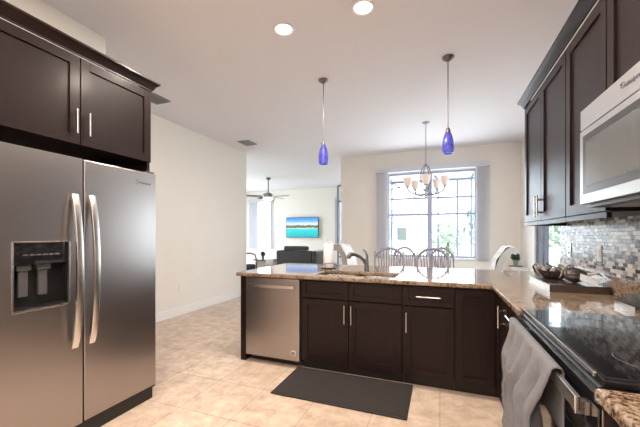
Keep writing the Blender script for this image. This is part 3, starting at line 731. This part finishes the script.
# ------------------------------------------------------------------ ceiling fittings
def downlight(label, x, y):
    t = thing('recessed_light', label, 'recessed light', (x, y, H-.03), group='recessed ceiling lights')
    MB().lathe([(.066, H-.0005), (.088, H-.0005), (.090, H-.006), (.082, H-.012), (.068, H-.008)], (x, y, 0), 32, ring=True).build('trim_ring', 'trim_white', t)
    MB().lathe([(.001, H-.004), (.066, H-.004), (.066, H-.001), (.001, H-.001)], (x, y, 0), 32).build('diffuser', 'lamp_white', t)
    l = bpy.data.lights.new('downlight', 'AREA'); l.shape = 'DISK'; l.size = .12; l.energy = LAMP_W; l.color = LAMP_C
    o = bpy.data.objects.new('downlight', l); COL.objects.link(o); o.parent = t; o.location = (0, 0, .03-.016)
downlight('glowing round recessed ceiling light, the left one', -1.26, 2.45)
downlight('glowing round recessed ceiling light, the right one at the top edge', -.56, 2.435)
for x in (-1.26, -.2):
    for y in (.75, -1.0): downlight('unseen round ceiling light added to brighten the near part of the kitchen', x, y)  # extra downlights out of view, added to brighten the kitchen
def vent(label, x, y, w=.25, l=.27):
    t = thing('ceiling_vent', label, 'vent', (x, y, H-.015))
    m = MB()
    m.box(x-w/2, x+w/2, y-l/2, y-l/2+.022, H-.012, H-.0005); m.box(x-w/2, x+w/2, y+l/2-.022, y+l/2, H-.012, H-.0005)
    m.box(x-w/2, x-w/2+.022, y-l/2+.022, y+l/2-.022, H-.012, H-.0005); m.box(x+w/2-.022, x+w/2, y-l/2+.022, y+l/2-.022, H-.012, H-.0005)
    m.build('frame', 'vent_grey', t, smooth=0)
    MB().box(x-w/2+.022, x+w/2-.022, y-l/2+.022, y+l/2-.022, H-.003, H-.0005).build('backing', 'vent_dark', t, smooth=0)
    n = 6
    for k in range(n):
        xx = x-w/2+.022+(k+.5)*(w-.044)/n
        MB().bar((xx, y-l/2+.022, H-.008), (xx, y+l/2-.022, H-.008), .016, .004).build('slat', 'vent_grey', t, smooth=0)
vent('grey ceiling vent beside the cabinet above the refrigerator', -3.47, 3.11)
vent('grey ceiling vent near the far end of the left wall', -3.47, 5.22, .25, .30)
def pendant(label, x, y):
    t = thing('pendant_light', label, 'pendant light', (x, y, 2.11))
    MB().lathe([(.058, H-.0005), (.060, H-.006), (.045, H-.022), (.018, H-.04), (.008, H-.048)], (x, y, 0), 28).build('canopy', 'dark_nickel', t)
    MB().tube([(x, y, 2.345), (x, y, H-.045)], .0055, 10).build('rod', 'dark_nickel', t)
    MB().lathe([(.008, 2.372), (.016, 2.368), (.024, 2.345), (.024, 2.325), (.02, 2.322)], (x, y, 0), 24).build('cap', 'dark_nickel', t)
    MB().lathe([(.020, 2.323), (.030, 2.318), (.042, 2.285), (.052, 2.24), (.057, 2.195), (.056, 2.15), (.049, 2.115), (.046, 2.115), (.053, 2.15), (.054, 2.195), (.049, 2.24), (.039, 2.285), (.026, 2.313)], (x, y, 0), 32, ring=True).build('shade', 'cobalt_glass', t)
    MB().ball((x, y, 2.19), .022, 2, (1, 1, 1.4)).tube([(x, y, 2.21), (x, y, 2.322)], .012, 10).build('bulb', 'frosted_lamp', t)
pendant('cobalt blue glass pendant light hanging over the sink, left', -1.25, 3.42)
pendant('cobalt blue glass pendant light hanging nearer the dining window, right', .077, 3.42)
# chandelier
cx, cy = -.206, 5.28
ch = thing('chandelier', 'brushed nickel chandelier with white glass cups in front of the dining window', 'chandelier', (cx, cy, 1.9))
MB().lathe([(.055, H-.0005), (.056, H-.008), (.03, H-.02), (.006, H-.03)], (cx, cy, 0), 24).build('canopy', 'chandelier_metal', ch)
MB().tube([(cx, cy, 2.42), (cx, cy, H-.025)], .006, 8).build('rod', 'chandelier_metal', ch)
MB().tube([(cx, cy, 1.92), (cx, cy, 2.02)], [.012, .02], 10).lathe([(.004, 1.895), (.018, 1.91), (.022, 1.93), (.012, 1.95)], (cx, cy, 0), 16).tube([(cx, cy, 2.38), (cx, cy, 2.43)], [.022, .012], 10).build('hub', 'chandelier_metal', ch)
for k in range(2):
    a = .5+k*PI/2
    pts = []
    for i in range(25):
        q = i/24*2*PI; rr = .085*math.sin(q); pts.append((cx+rr*math.cos(a), cy+rr*math.sin(a), 2.20+.21*math.cos(q)))
    MB().tube(pts[:-1], .009, 8, True).build('loop', 'chandelier_metal', ch)
for k in range(5):
    a = math.radians(20.7)+k*2*PI/5+PI
    c, s_ = math.cos(a), math.sin(a)
    ar = MB().tube([(cx+c*r, cy+s_*r, z) for r, z in ((.01, 1.95), (.08, 1.935), (.16, 1.94), (.23, 1.965), (.275, 2.005), (.29, 2.045))], [.014, .014, .013, .013, .013, .014], 8).build('arm', 'chandelier_metal', ch)
    X, Y = cx+c*.29, cy+s_*.29
    MB().lathe([(.012, 2.04), (.030, 2.052), (.030, 2.058), (.012, 2.062)], (X, Y, 0), 20).build('bobeche', 'chandelier_metal', ar)
    MB().lathe([(.028, 2.062), (.044, 2.075), (.058, 2.12), (.069, 2.20), (.066, 2.20), (.055, 2.12), (.041, 2.08), (.024, 2.068)], (X, Y, 0), 24, ring=True).build('shade', 'frosted_lamp', ar)
# ceiling fan
fx, fy = -5.0, 8.67
cf = thing('ceiling_fan', 'dark ceiling fan with a white light bowl in the living room', 'ceiling fan', (fx, fy, 2.4))
MB().lathe([(.075, H-.0005), (.075, H-.02), (.05, H-.06), (.015, H-.075)], (fx, fy, 0), 24).build('canopy', 'bronze_dark', cf)
MB().tube([(fx, fy, 2.58), (fx, fy, H-.07)], .016, 10).build('downrod', 'bronze_dark', cf)
MB().lathe([(.03, 2.62), (.10, 2.60), (.135, 2.57), (.135, 2.50), (.10, 2.475), (.06, 2.47)], (fx, fy, 0), 28).build('motor', 'bronze_dark', cf)
MB().lathe([(.06, 2.469), (.155, 2.468), (.165, 2.455), (.14, 2.41), (.09, 2.375), (.02, 2.365)], (fx, fy, 0), 28).build('light_bowl', 'fan_bowl', cf)
for k in range(5):
    a = math.radians(4)+k*2*PI/5
    R = Matrix.Translation((fx, fy, 2.50)) @ Matrix.Rotation(a, 4, 'Z') @ Matrix.Rotation(math.radians(14), 4, 'X')
    ol = [(.20, -.045), (.40, -.062), (.64, -.07), (.685, -.055), (.70, 0), (.685, .055), (.64, .07), (.40, .062), (.20, .045)]
    b = MB().prism(ol, lambda p, q, t: R @ Vector((p, q, t)), -.004, .004).build('blade', 'fan_blade', cf, smooth=0)
    MB().prism([(.13, -.02), (.24, -.035), (.24, .035), (.13, .02)], lambda p, q, t: R @ Vector((p, q, t)), .0045, .010).build('bracket', 'nickel', b, smooth=0)

# ------------------------------------------------------------------ dining window blinds
def vblinds(label, wl, x0, x1, yw, ztop, zbot, left, right, nl, nr, vd=.09):
    t = thing('vertical_blinds', label, 'blinds', ((x0+x1)/2, yw, zbot))
    MB().box(x0, x1, yw-.13, yw-.012, ztop-.10, ztop, .005).build('valance', 'blind_white', t)
    for (a, b), n in ((left, nl), (right, nr)):
        for k in range(n):
            xx = a+(k+.5)*(b-a)/n
            R = Matrix.Translation((xx, yw-.065, 0)) @ Matrix.Rotation(math.radians(24), 4, 'Z')
            MB().prism([(-.043, 0), (0, .006), (.043, 0), (.043, .0015), (0, .0075), (-.043, .0015)], lambda p, q, z: R @ Vector((p, q, z)), zbot, ztop-.10).build('vane', 'blind_white', t)
vblinds('white vertical blinds with valance drawn open at the sides of the dining window', 1, -1.30, .90, 7.0, 2.74, .80, (-1.27, -1.06), (.69, .88), 8, 8)
vblinds('white vertical blinds beside the living room window under the ceiling fan', 2, -7.40, -6.26, 11.3, 2.74, .74, (-7.36, -6.98), (-6.36, -6.30), 9, 2)
vblinds('white blinds valance on the narrow living room window behind the dining wall corner', 3, -3.66, -2.45, 11.3, 2.72, .76, (-3.62, -3.45), (-2.6, -2.49), 5, 3)

# ------------------------------------------------------------------ tv, living room
tv = thing('television', 'flat screen television showing a turquoise beach on the living room wall', 'television', (-4.98, 11.2, 1.2))
MB().box(-5.66, -4.30, 11.20, 11.24, 1.20, 1.985, .004).build('bezel', 'black_plastic', tv)
MB().box(-5.645, -4.315, 11.1965, 11.1998, 1.218, 1.97).build('screen', 'screen_picture', tv, smooth=0)
MB().box(-5.2, -4.76, 11.2402, 11.2998, 1.4, 1.8).build('wall_bracket', 'black_plastic', tv, smooth=0)

sx, sy = -3.66, 7.9
so = thing('recliner', 'dark grey leather loveseat with raised headrest, seen from behind', 'sofa', (sx, sy, 0))
MB().box(sx-.50, sx+.50, sy-.02, sy+.85, .06, .30, .03).build('base', 'leather_dark', so)
MB().prism([(-.06, .12), (-.13, .55), (-.12, .84), (-.06, .88), (.03, .84), (.10, .5), (.14, .31), (.0, .30)], lambda a, b, t: (t, sy+a, b), sx-.455, sx+.455).build('backrest', 'leather_dark', so, smooth=60)
MB().box(sx-.36, sx+.36, sy-.11, sy+.03, .882, 1.0, .045, 4).build('headrest', 'leather_dark', so)
for s_ in (-1, 1): MB().box(sx+s_*.46, sx+s_*.60, sy-.10, sy+.88, .06, .875 if s_ < 0 else .875, .045, 4).build('armrest', 'leather_dark', so)
for s_ in (-1, 1): MB().box(sx+s_*.225-.222, sx+s_*.225+.222, sy+.16, sy+.84, .302, .47, .04, 3).build('seat_cushion', 'leather_dark', so)
for s_ in (-1, 1):
    for q in (.05, .75): MB().box(sx+s_*.45-.03, sx+s_*.45+.03, sy+q, sy+q+.06, 0, .059).build('foot', 'black_plastic', so, smooth=0)
ex, ey = -4.95, 8.45
et = thing('end_table', 'pale end table with a dark top left of the grey loveseat', 'end table', (ex, ey, 0))
MB().box(ex-.30, ex+.30, ey-.25, ey+.25, .535, .565, .004).build('table_top', 'dark_top', et)
MB().box(ex-.25, ex+.25, ey-.2, ey+.2, .24, .534).build('body', 'pale_wood', et, smooth=0)
for a in (-1, 1):
    for b_ in (-1, 1): MB().box(ex+a*.23-.02, ex+a*.23+.02, ey+b_*.18-.02, ey+b_*.18+.02, 0, .239).build('leg', 'pale_wood', et, smooth=0)
def pot_plant(label, x, y, z, s, mat='leaf_dark'):
    t = thing('potted_plant', label, 'plant', (x, y, z))
    MB().lathe([(.03*s, z+.0005), (.042*s, z+.09*s), (.046*s, z+.095*s), (.038*s, z+.095*s), (.036*s, z+.08*s)], (x, y, 0), 20).build('pot', 'pot_grey', t)
    m = MB()
    for _ in range(150):
        d = Vector((random.gauss(0, 1), random.gauss(0, 1), random.gauss(0, 1))).normalized()*(.5+.5*random.random())
        c = Vector((x, y, z+.15*s))+d*.065*s
        a = (d+Vector((random.gauss(0, .5), random.gauss(0, .5), random.gauss(0, .5)))).normalized(); b = a.orthogonal().normalized(); n = a.cross(b)*.003*s; k = .026*s
        m.loft([[c-a*k, c-a*k+n, c-a*k+b*.002], [c-b*k*.5, c+n, c+b*k*.5], [c+a*k, c+a*k+n, c+a*k+b*.002]])
    m.ball((x, y, z+.145*s), .045*s, 2); m.build('foliage', mat, t, smooth=0)
pot_plant('small round green plant in a pot on the living room end table', ex-.08, ey-.05, .565, 1.05)
ax_, ay_ = -5.16, 7.45
ac = thing('armchair', 'wooden-armed chair with navy cushions at the end of the left wall', 'armchair', (ax_, ay_, 0))
for s_ in (-1, 1):
    MB().tube([(ax_+.30, ay_+s_*.32, .0), (ax_+.30, ay_+s_*.32, .60), (ax_+.25, ay_+s_*.32, .74), (ax_+.1, ay_+s_*.32, .78), (ax_-.2, ay_+s_*.32, .76), (ax_-.34, ay_+s_*.32, .6), (ax_-.38, ay_+s_*.32, 0)], .022, 10).build('arm_frame', 'honey_wood', ac)
MB().box(ax_-.30, ax_+.30, ay_-.295, ay_+.295, .30, .48, .04, 3).build('seat_cushion', 'navy_fabric', ac)
MB().prism([(-.20, .48), (-.32, .50), (-.42, .92), (-.36, .95), (-.29, .93)], lambda a, b, t: (ax_+a, t, b), ay_-.29, ay_+.29).build('back_cushion', 'navy_fabric', ac, smooth=50)
for q in (-.28, .26): MB().box(ax_+q-.02, ax_+q+.02, ay_-.32, ay_+.32, .255, .295).build('rail', 'honey_wood', ac)
def pillow(label, c, w, h, th, rz, tilt, mat):
    m = MB(); n = 10; R = Matrix.Translation(c) @ Matrix.Rotation(rz, 4, 'Z') @ Matrix.Rotation(tilt, 4, 'X')
    for sgn in (1, -1):
        g = [[None]*(n+1) for _ in range(n+1)]
        for i in range(n+1):
            for j in range(n+1):
                u, v = i/n*2-1, j/n*2-1; pz = sgn*th*((1-u**4)*(1-v**4))**.6
                g[i][j] = m.b.verts.new(R @ Vector((u*w/2*(1-.06*(1-v*v)), pz, v*h/2*(1-.06*(1-u*u)))))
        for i in range(n):
            for j in range(n): m.b.faces.new((g[i][j], g[i+1][j], g[i+1][j+1], g[i][j+1]))
    bmesh.ops.remove_doubles(m.b, verts=m.b.verts[:], dist=1e-4)
    tag(m.build('throw_pillow', mat, smooth=80), label, 'pillow')
ot = thing('ottoman', 'low dark ottoman between the end table and the loveseat', 'ottoman', (-4.33, 7.75, 0))
MB().box(-4.50, -4.37, 7.52, 7.98, .08, .42, .03).box(-4.50, -4.345, 7.50, 8.0, .36, .43, .03, 3).build('cushion', 'leather_dark', ot)
for a in (-4.48, -4.40):
    for b_ in (7.56, 7.92): MB().box(a, a+.03, b_, b_+.03, 0, .079).build('foot', 'black_plastic', ot, smooth=0)
ot.location.x += 0
pillow('white throw pillow on the dark ottoman beside the loveseat', (-4.41, 7.72, .535), .23, .20, .05, .35, -.3, 'cream_linen')

# ------------------------------------------------------------------ stools and dining chairs
def windsor(name, label, seat_z, top_z, w, depth=.40, stool=True):
    """local: faces -Y, back at +Y"""
    t = thing(name, label, 'bar stool' if stool else 'chair')
    P = 'chair_paint'
    ol = [(w*.5*math.cos(a)*(1+.06*math.cos(4*a)), depth*.5*math.sin(a)*(1+.06*math.cos(4*a))) for a in [2*PI*i/28 for i in range(28)]]
    MB().loft([[(x*.9, y*.9, seat_z-.035) for x, y in ol], [(x, y, seat_z-.022) for x, y in ol], [(x, y, seat_z-.004) for x, y in ol], [(x*.93, y*.93, seat_z) for x, y in ol], [(x*.6, y*.6, seat_z-.010) for x, y in ol]]).build('seat', P, t)
    hy = depth/2-.03; hx = w/2-.025; by = hy+.07
    for sx_ in (-1, 1):
        for s2 in (-1, 1):
            a = Vector((sx_*w*.33, s2*depth*.33, seat_z-.034)); b = Vector((sx_*w*.48, s2*depth*.50, 0))
            MB().tube([a.lerp(b, q) for q in (0, .15, .3, .33, .36, .6, .85, 1)], [.014, .018, .022, .014, .022, .020, .015, .011], 10).build('leg', P, t)
    for z, nm in ((seat_z*.34, 'stretcher'),) + (((seat_z*.52, 'footrest'),) if stool else ()):
        q = 1-z/(seat_z-.034); X = w*(.33+.15*q); Y = depth*(.33+.17*q)
        if nm == 'stretcher':
            for sx_ in (-1, 1): MB().tube([(sx_*X, -Y, z), (sx_*X, 0, z), (sx_*X, Y, z)], [.009, .013, .009], 8).build(nm, P, t)
            MB().tube([(-X, 0, z), (0, 0, z), (X, 0, z)], [.009, .013, .009], 8).build(nm, P, t)
        else: MB().tube([(-X, -Y, z), (X, -Y, z)], .012, 8).build(nm, P, t)
    zj = seat_z+(top_z-seat_z)*.70                       # where the bow meets the posts
    for sx_ in (-1, 1):
        MB().tube([(sx_*(hx-.02), hy, seat_z-.01), (sx_*hx, hy+.02, seat_z+.1), (sx_*hx, hy+.04, zj-.06), (sx_*hx, hy+.05, zj-.03), (sx_*hx, hy+.055, zj), (sx_*hx, hy+.06, zj+.045), (sx_*hx, hy+.062, zj+.06), (sx_*hx, hy+.066, zj+.085), (sx_*hx, hy+.068, zj+.10)],
                  [.013, .017, .014, .018, .013, .015, .008, .012, .004], 10).build('back_post', P, t)
    def arc(u): return (u*hx, by-.012*u*u, zj+(top_z-zj)*(1-abs(u)**2.3)**.75)
    MB().tube([arc(math.sin(-PI/2+PI*i/28)) for i in range(29)], .0175, 8).build('bow', P, t, smooth=60)
    for k in range(9):
        u = -.80+1.6*k/8; x, y, z = arc(u)
        MB().tube([(u*hx*.62, hy-.005, seat_z-.008), (u*hx*.82, (hy+by)/2+.005, (seat_z+z)/2), (x, y, z-.012)], [.007, .010, .007], 6).build('spindle', P, t)
    return t
st = windsor('bar_stool', 'pale grey spindle-back bar stool behind the faucet, left of the pair', .64, 1.115, .44)
st.location = (-.645, 4.22, 0); st.rotation_euler = (0, 0, .05); st['group'] = 'spindle bar stools'
dup(st, (-.10, 4.24, 0), -.04, 'pale grey spindle-back bar stool right of the faucet, right of the pair')
dc = windsor('dining_chair', 'pale grey spindle-back dining chair near the window, seen through the left stool', .455, 1.075, .42, .40, False)
dc.location = (-.62, 6.12, 0); dc.rotation_euler = (0, 0, PI+.1); dc['group'] = 'spindle dining chairs'
dup(dc, (.06, 6.12, 0), PI-.1, 'pale grey spindle-back dining chair near the window, seen past the right stool')
def parson(label):
    """local: faces +X, back at -X"""
    t = thing('upholstered_chair', label, 'chair')
    ctr = [(-.20, .44, .045), (-.225, .62, .045), (-.255, .78, .043), (-.295, .92, .040), (-.345, 1.02, .040), (-.400, 1.07, .042), (-.455, 1.075, .045), (-.50, 1.045, .04)]
    w = .25; F, B = [], []
    for i, (x, z, th) in enumerate(ctr):
        a = ctr[max(i-1, 0)]; b = ctr[min(i+1, len(ctr)-1)]; d = Vector((b[0]-a[0], 0, b[1]-a[1])).normalized(); n = Vector((d.z, 0, -d.x))
        F.append(Vector((x, 0, z))+n*th); B.append(Vector((x, 0, z))-n*th)
    ol = F+B[::-1]
    m = MB(); m.loft([[(p.x, y, p.z) for p in ol] for y in (-w, w)]); m.build('back_shell', 'shaded_grey_linen', t, smooth=50)
    m = MB(); nu, nv = 30, 24; g = []
    import bisect
    for i in range(nu+1):
        q = i/nu*(len(F)-2.2); k = int(q); f = q-k; p = F[k].lerp(F[k+1], f); row = []
        dn = (F[k+1]-F[k]).normalized(); n = Vector((dn.z, 0, -dn.x))
        for j in range(nv+1):
            y = -w+.004+(2*w-.008)*j/nv
            a_, b_ = i/nu*6, j/nv*4
            puff = .020*abs(math.sin(PI*(a_+b_)/2))*abs(math.sin(PI*(a_-b_)/2))**.7+.004
            row.append(m.b.verts.new((p.x+n.x*puff, y, p.z+n.z*puff)))
        g.append(row)
    for i in range(nu):
        for j in range(nv): m.b.faces.new((g[i][j], g[i+1][j], g[i+1][j+1], g[i][j+1]))
    ob = m.build('tufted_front', 'cream_linen', t, smooth=80)
    m = MB()
    for r_ in range(1, 6):
        for c_ in range(0, 5):
            if (r_+c_) % 2: continue
            q = r_/6*(len(F)-2.2); k = int(q); p = F[k].lerp(F[k+1], q-k); y = -w+2*w*c_/4
            if abs(y) < w-.01: m.ball((p.x+.008, y, p.z), .010, 1)
    m.build('tuft_buttons', 'button_grey', ob)
    MB().box(-.24, .26, -.25, .25, .36, .475, .03, 3).build('seat', 'cream_linen', t)
    for a in (-.20, .21):
        for b_ in (-.2, .2): MB().tube([(a, b_, .362), (a, b_, 0)], [.024, .015], 8).build('leg', 'honey_wood', t)
    return t
pc = parson('cream tufted scroll-back dining chair left of the bar stools, facing right')
pc.location = (-1.33, 5.75, 0); pc.rotation_euler = (0, 0, -.10)
dup(pc, (.56, 5.55, 0), PI-.03, 'cream scroll-back dining chair right of the dining window, facing left')
# console and plant
kx, ky = 1.22, 6.62
kt = thing('console_table', 'small white half-round table in the corner right of the dining window', 'side table', (kx, ky, 0))
pts = [(kx+.21*math.cos(a)-.0, ky+.30*math.sin(a)) for a in [PI/2+PI*i/16 for i in range(17)]]
MB().prism([(x+.2, y) for x, y in pts], lambda a, b, z: (a, b, z), .70, .73).build('table_top', 'trim_white', kt, smooth=30)
MB().prism([(kx+.2+(x-kx)*.85, ky+(y-ky)*.85) for x, y in pts], lambda a, b, z: (a, b, z), .61, .699).build('apron', 'trim_white', kt, smooth=30)
for dx, dy in ((.17, -.22), (.17, .22), (.02, -.10), (.02, .10)): MB().tube([(kx+dx, ky+dy, .609), (kx+dx, ky+dy, 0)], [.018, .012], 8).build('leg', 'trim_white', kt)
tag(MB().lathe([(.11, .7305), (.12, .742), (.105, .745)], (kx+.06, ky-.02, 0), 24).build('tray', 'dark_top'), 'dark round tray under the plant on the white half-round table', 'tray')
pot_plant('bushy green plant in a pale pot on the white half-round table', kx+.06, ky-.02, .745, 1.05)

# ------------------------------------------------------------------ decor on the counter
bk = thing('coffee_table_book', 'thick dark book with white page edges lying on the corner counter', 'book', (.85, 2.8, .915))
MB().box(.70, 1.02, 2.57, 3.08, .922, .958).build('pages', 'page_white', bk, smooth=0)
MB().box(.695, 1.025, 2.555, 3.085, .9155, .9215, .001).box(.695, 1.025, 2.555, 3.085, .9585, .9645, .001).box(.695, 1.025, 2.555, 2.568, .9215, .9585).build('cover', 'book_cover', bk)
bx0, by0, bz0 = .82, 2.93, .965
bw = thing('woven_bowl', 'dark woven decorative bowl with looping strips on the book', 'decor bowl', (bx0, by0, bz0))
bp = MB().lathe([(.05, bz0+.0005), (.075, bz0+.006), (.105, bz0+.035), (.12, bz0+.065), (.112, bz0+.065), (.097, bz0+.037), (.068, bz0+.012), (.03, bz0+.009)], (bx0, by0, 0), 28).build('shell', 'woven_dark', bw)
for k in range(9):
    a = k*2*PI/9; c, s_ = math.cos(a), math.sin(a)
    MB().tube([(bx0+c*.085, by0+s_*.085, bz0+.014), (bx0+c*.117, by0+s_*.117, bz0+.045), (bx0+c*.13, by0+s_*.13, bz0+.085), (bx0+math.cos(a+.25)*.118, by0+math.sin(a+.25)*.118, bz0+.105), (bx0+math.cos(a+.5)*.10, by0+math.sin(a+.5)*.10, bz0+.085)], [.006, .007, .007, .006, .003], 8).build('strip', 'woven_pale' if k % 2 else 'woven_dark', bw)
for dx, dy, r_, nm in ((-.03, .03, .042, 'dark woven ball at the back left inside the decorative bowl'), (.04, .035, .038, 'dark woven ball at the back right inside the decorative bowl'), (.0, -.045, .038, 'dark woven ball at the front inside the decorative bowl')):
    zc = bz0+.013+r_*1.0
    t = thing('decor_ball', nm, 'decor ball', (bx0+dx, by0+dy, zc-r_), group='woven balls in the bowl')
    MB().ball((bx0+dx, by0+dy, zc), r_*.93, 3).build('core', 'woven_dark', t)
    for k in range(4):
        n = Vector((math.sin(k*1.3), math.cos(k*2.1), math.sin(k*.7+1))).normalized(); a = n.orthogonal().normalized(); b = n.cross(a); c = Vector((bx0+dx, by0+dy, zc))
        MB().tube([c+(a*math.cos(q*PI/10)+b*math.sin(q*PI/10))*r_*.94 for q in range(20)], .0035, 6, True).build('band', 'woven_pale', t)
b2x, b2y = .90, 2.725
sh = thing('shell_ornament', 'dark ribbed shell ornament right of the woven bowl on the book', 'ornament', (b2x, b2y, bz0))
m = MB(); rings = []
for i in range(13):
    q = i/12; R_ = .055*math.sin(PI*min(1, .12+q*.88))**.7
    rings.append([(b2x-.07+.14*q, b2y+R_*math.cos(a)*(1+.08*math.cos(9*a)), bz0+.052+R_*.9*math.sin(a)*(1+.08*math.cos(9*a))) for a in [2*PI*j/40 for j in range(40)]])
m.loft(rings).build('body', 'woven_dark', sh, smooth=60)
for k in range(5):
    a = -.6+k*.3
    MB().tube([(b2x+.05, b2y-.02, bz0+.05), (b2x+.05+.03*math.cos(a), b2y-.05-.02*k, bz0+.085), (b2x+.05+.06*math.cos(a), b2y-.07-.012*k, bz0+.06)], [.006, .005, .002], 6).build('claw', 'woven_pale', sh)
m = MB()
R_ = Matrix.Translation((.93, 2.61, 1.0)) @ Matrix.Rotation(.35, 4, 'Z') @ Matrix.Rotation(-.85, 4, 'X') @ Matrix.Rotation(.6, 4, 'Y')
m.loft([[R_ @ Vector((a, t, b)) for a, b in ((-.05, -.035), (.05, -.035), (.05, .035), (-.05, .035))] for t in (-.0015, .0015)])
tag(m.build('greeting_card', 'card_white', smooth=0), 'white card propped at the near end of the dark book, right of the shell ornament', 'card')
tx, ty = .955, 2.10
cdy = thing('metal_caddy', 'low slanted stainless caddy on the counter behind the stove', 'caddy', (tx, ty, .915))
MB().prism([(-.06, .9155), (.07, .9155), (.07, .99), (.04, .99), (-.06, .945)], lambda a, b, t: (tx+a, t, b), ty-.10, ty+.10).build('body', 'chrome', cdy, smooth=0)
MB().box(tx+.045, tx+.065, ty-.08, ty+.08, .9905, 1.0, .003).build('lid', 'stainless_light', cdy)
